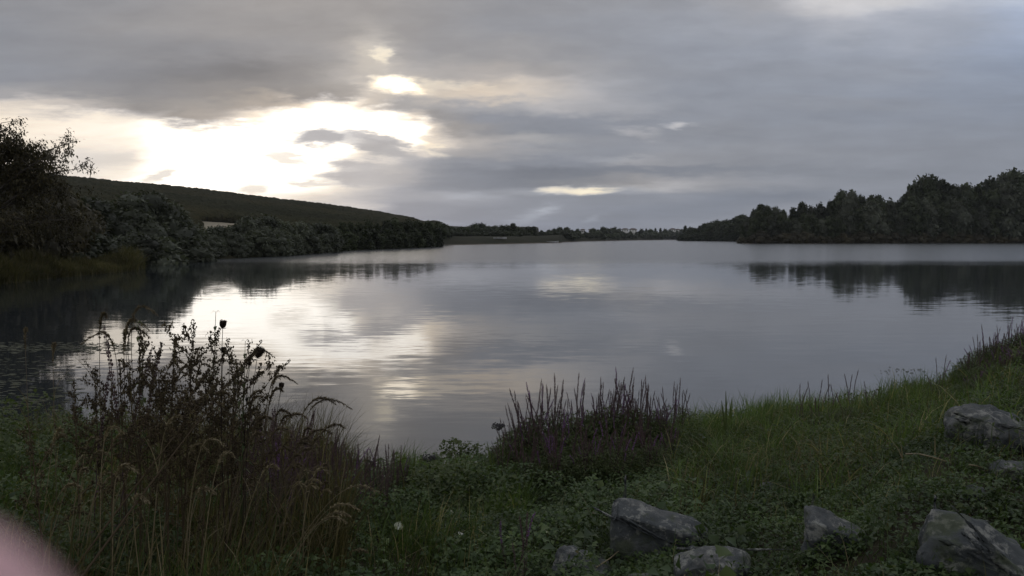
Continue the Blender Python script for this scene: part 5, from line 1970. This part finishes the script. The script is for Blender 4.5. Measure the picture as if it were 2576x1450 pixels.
# ------------------------------------------------------------------ left headland grass, floating weed
rng = np.random.default_rng(31)
a = rng.uniform(az_of(-160), az_of(372), 26000)
rf = ip(a, FAR_T)
r = rf + (rng.random(len(a)) ** 1.4) * 16 - .3
x, y = np.sin(a) * r, np.cos(a) * r
c = clumpy(x, y, .35, 41)
mb = MB()
mb.blades(np.stack([x, y, ground_z(x, y)], 1), rng.normal(0, .35, (len(a), 2)), (.5 + 1.1 * c) * rng.uniform(.6, 1.2, len(a)), .06 * rng.uniform(.6, 1.4, len(a)), rng,
          np.clip(rng.beta(2, 2, len(a)) * .95, 0, 1), segs=2)
M['rank'] = leaf_mat('rank', [(0, (.060, .060, .028)), (.4, (.092, .086, .040)), (.8, (.135, .112, .058)), (1, (.20, .165, .095))], .38, .6, 0, .4)
tag(link('grass', mb.build('headland_grass', M['rank'])), 'rank brownish grass along the left headland', kind='stuff')

M['scum'] = plain_mat('scum', (.035, .04, .02), (.08, .08, .045), 20, .7, .3)
mb = MB()
for k in range(950):
    if k < 910:
        px, py = rng.uniform(-60, 330), 874 + rng.normal(0, 7) + (rng.random() < .5) * rng.uniform(20, 150)
        if px > 60 + 190 * rng.random() and py > 892:
            continue
    else:
        px, py = rng.uniform(2215, 2330), 933 + rng.normal(0, 4)
    r_ = ray(px, py)
    q = Vector((0, 0, EYE)) + r_ * (EYE / -r_.z)
    n = 9
    s = rng.uniform(.012, .07) if k < 910 else rng.uniform(.006, .025)
    an = np.linspace(0, 6.28, n, endpoint=False)
    rr = s * rng.uniform(.5, 1.2, n)
    v = np.stack([q.x + np.cos(an) * rr * 1.6, q.y + np.sin(an) * rr * .8, np.full(n, .004 + .002 * rng.random())], -1)
    v = np.concatenate([v, [[q.x, q.y, .012]]])
    mb.add(v, np.array([[j, (j + 1) % n, n] for j in range(n)]), rng.random())
tag(link('floating_weed', mb.build('floating_weed', M['scum'], True)), 'mats of floating weed on the still water', kind='stuff')

# ------------------------------------------------------------------ the photographer's fingertip at the lens
m, t = new_mat('skin')
tcx = t.n('ShaderNodeTexCoord')
nz = t.noise(tcx.outputs['Object'], 260.0, 4, .6)
cs = t.ramp(nz, [(.3, (.68, .39, .42)), (.7, (.78, .48, .50))])
p = t.n('ShaderNodeBsdfPrincipled')
t.link(cs, p.inputs['Base Color'])
p.inputs['Roughness'].default_value = .5
o = t.n('ShaderNodeOutputMaterial')
t.link(p.outputs[0], o.inputs[0])
M['skin'] = m
M['nail'] = plain_mat('nail', (.62, .42, .38), (.68, .48, .44), 60, .3, 0, spec=.5)


def finger():
    camm = cam.matrix_basis.copy() if False else Matrix.LocRotScale(cam.location, cam.rotation_euler, None)
    D = .027
    def cp(px, py, dd):
        return Vector(((px - CX) / F * dd, (CY - py) / F * dd, -dd))
    tip = cp(8, 1424, D)
    away = Vector((-.62, -.70, .05)).normalized()
    # centre line from the tip back to the knuckle, radius at each station (metres)
    st = [(0, .0), (.0012, .0042), (.003, .0062), (.006, .0077), (.011, .0084), (.018, .0086), (.026, .0084), (.032, .0088), (.040, .0086), (.052, .0090), (.060, .0096)]
    z = Vector((0, 0, 1))
    s1 = away.cross(z).normalized()
    s2 = s1.cross(away).normalized()
    start = tip
    n = 22
    v = []
    for (d, r_) in st:
        c = start + away * d
        for k in range(n):
            a = 2 * math.pi * k / n
            v.append(camm @ (c + s1 * math.cos(a) * r_ + s2 * math.sin(a) * r_ * .88))
    f = [[a * n + k, a * n + (k + 1) % n, (a + 1) * n + (k + 1) % n, (a + 1) * n + k] for a in range(len(st) - 1) for k in range(n)]
    f.append(None)
    base = camm @ (start + away * .03)
    vv_ = np.array([list(q - base) for q in v])
    mb = MB()
    mb.add(vv_, np.array(f[:-1]))
    cap = np.array([[(len(st) - 1) * n, (len(st) - 1) * n + k, (len(st) - 1) * n + k + 1] for k in range(1, n - 1)])
    mb.f.append(cap)
    fm = mb.build('finger', M['skin'], True)
    bm = bmesh.new()
    bm.from_mesh(fm)
    bmesh.ops.remove_doubles(bm, verts=bm.verts, dist=1e-6)
    bmesh.ops.recalc_face_normals(bm, faces=bm.faces)
    bm.to_mesh(fm)
    bm.free()
    o = link('finger', fm)
    o.location = base
    tag(o, 'blurred pink fingertip poking into the lower left corner', 'finger')
    # the nail lies on the far side of the tip
    mb = MB()
    g = []
    for i_ in range(5):
        d = .0035 + .0026 * i_
        r_ = float(np.interp(d, [q[0] for q in st], [q[1] for q in st])) + .0003
        for j in range(7):
            a = math.pi * 1.5 + (j - 3) * .24
            g.append(list(camm @ (start + away * d + s1 * math.cos(a) * r_ + s2 * math.sin(a) * r_ * .88) - base))
    mb.add(g, np.array([[i_ * 7 + j, i_ * 7 + j + 1, i_ * 7 + 8 + j, i_ * 7 + 7 + j] for i_ in range(4) for j in range(6)]))
    link('nail', mb.build('finger_nail', M['nail'], True), o)


finger()
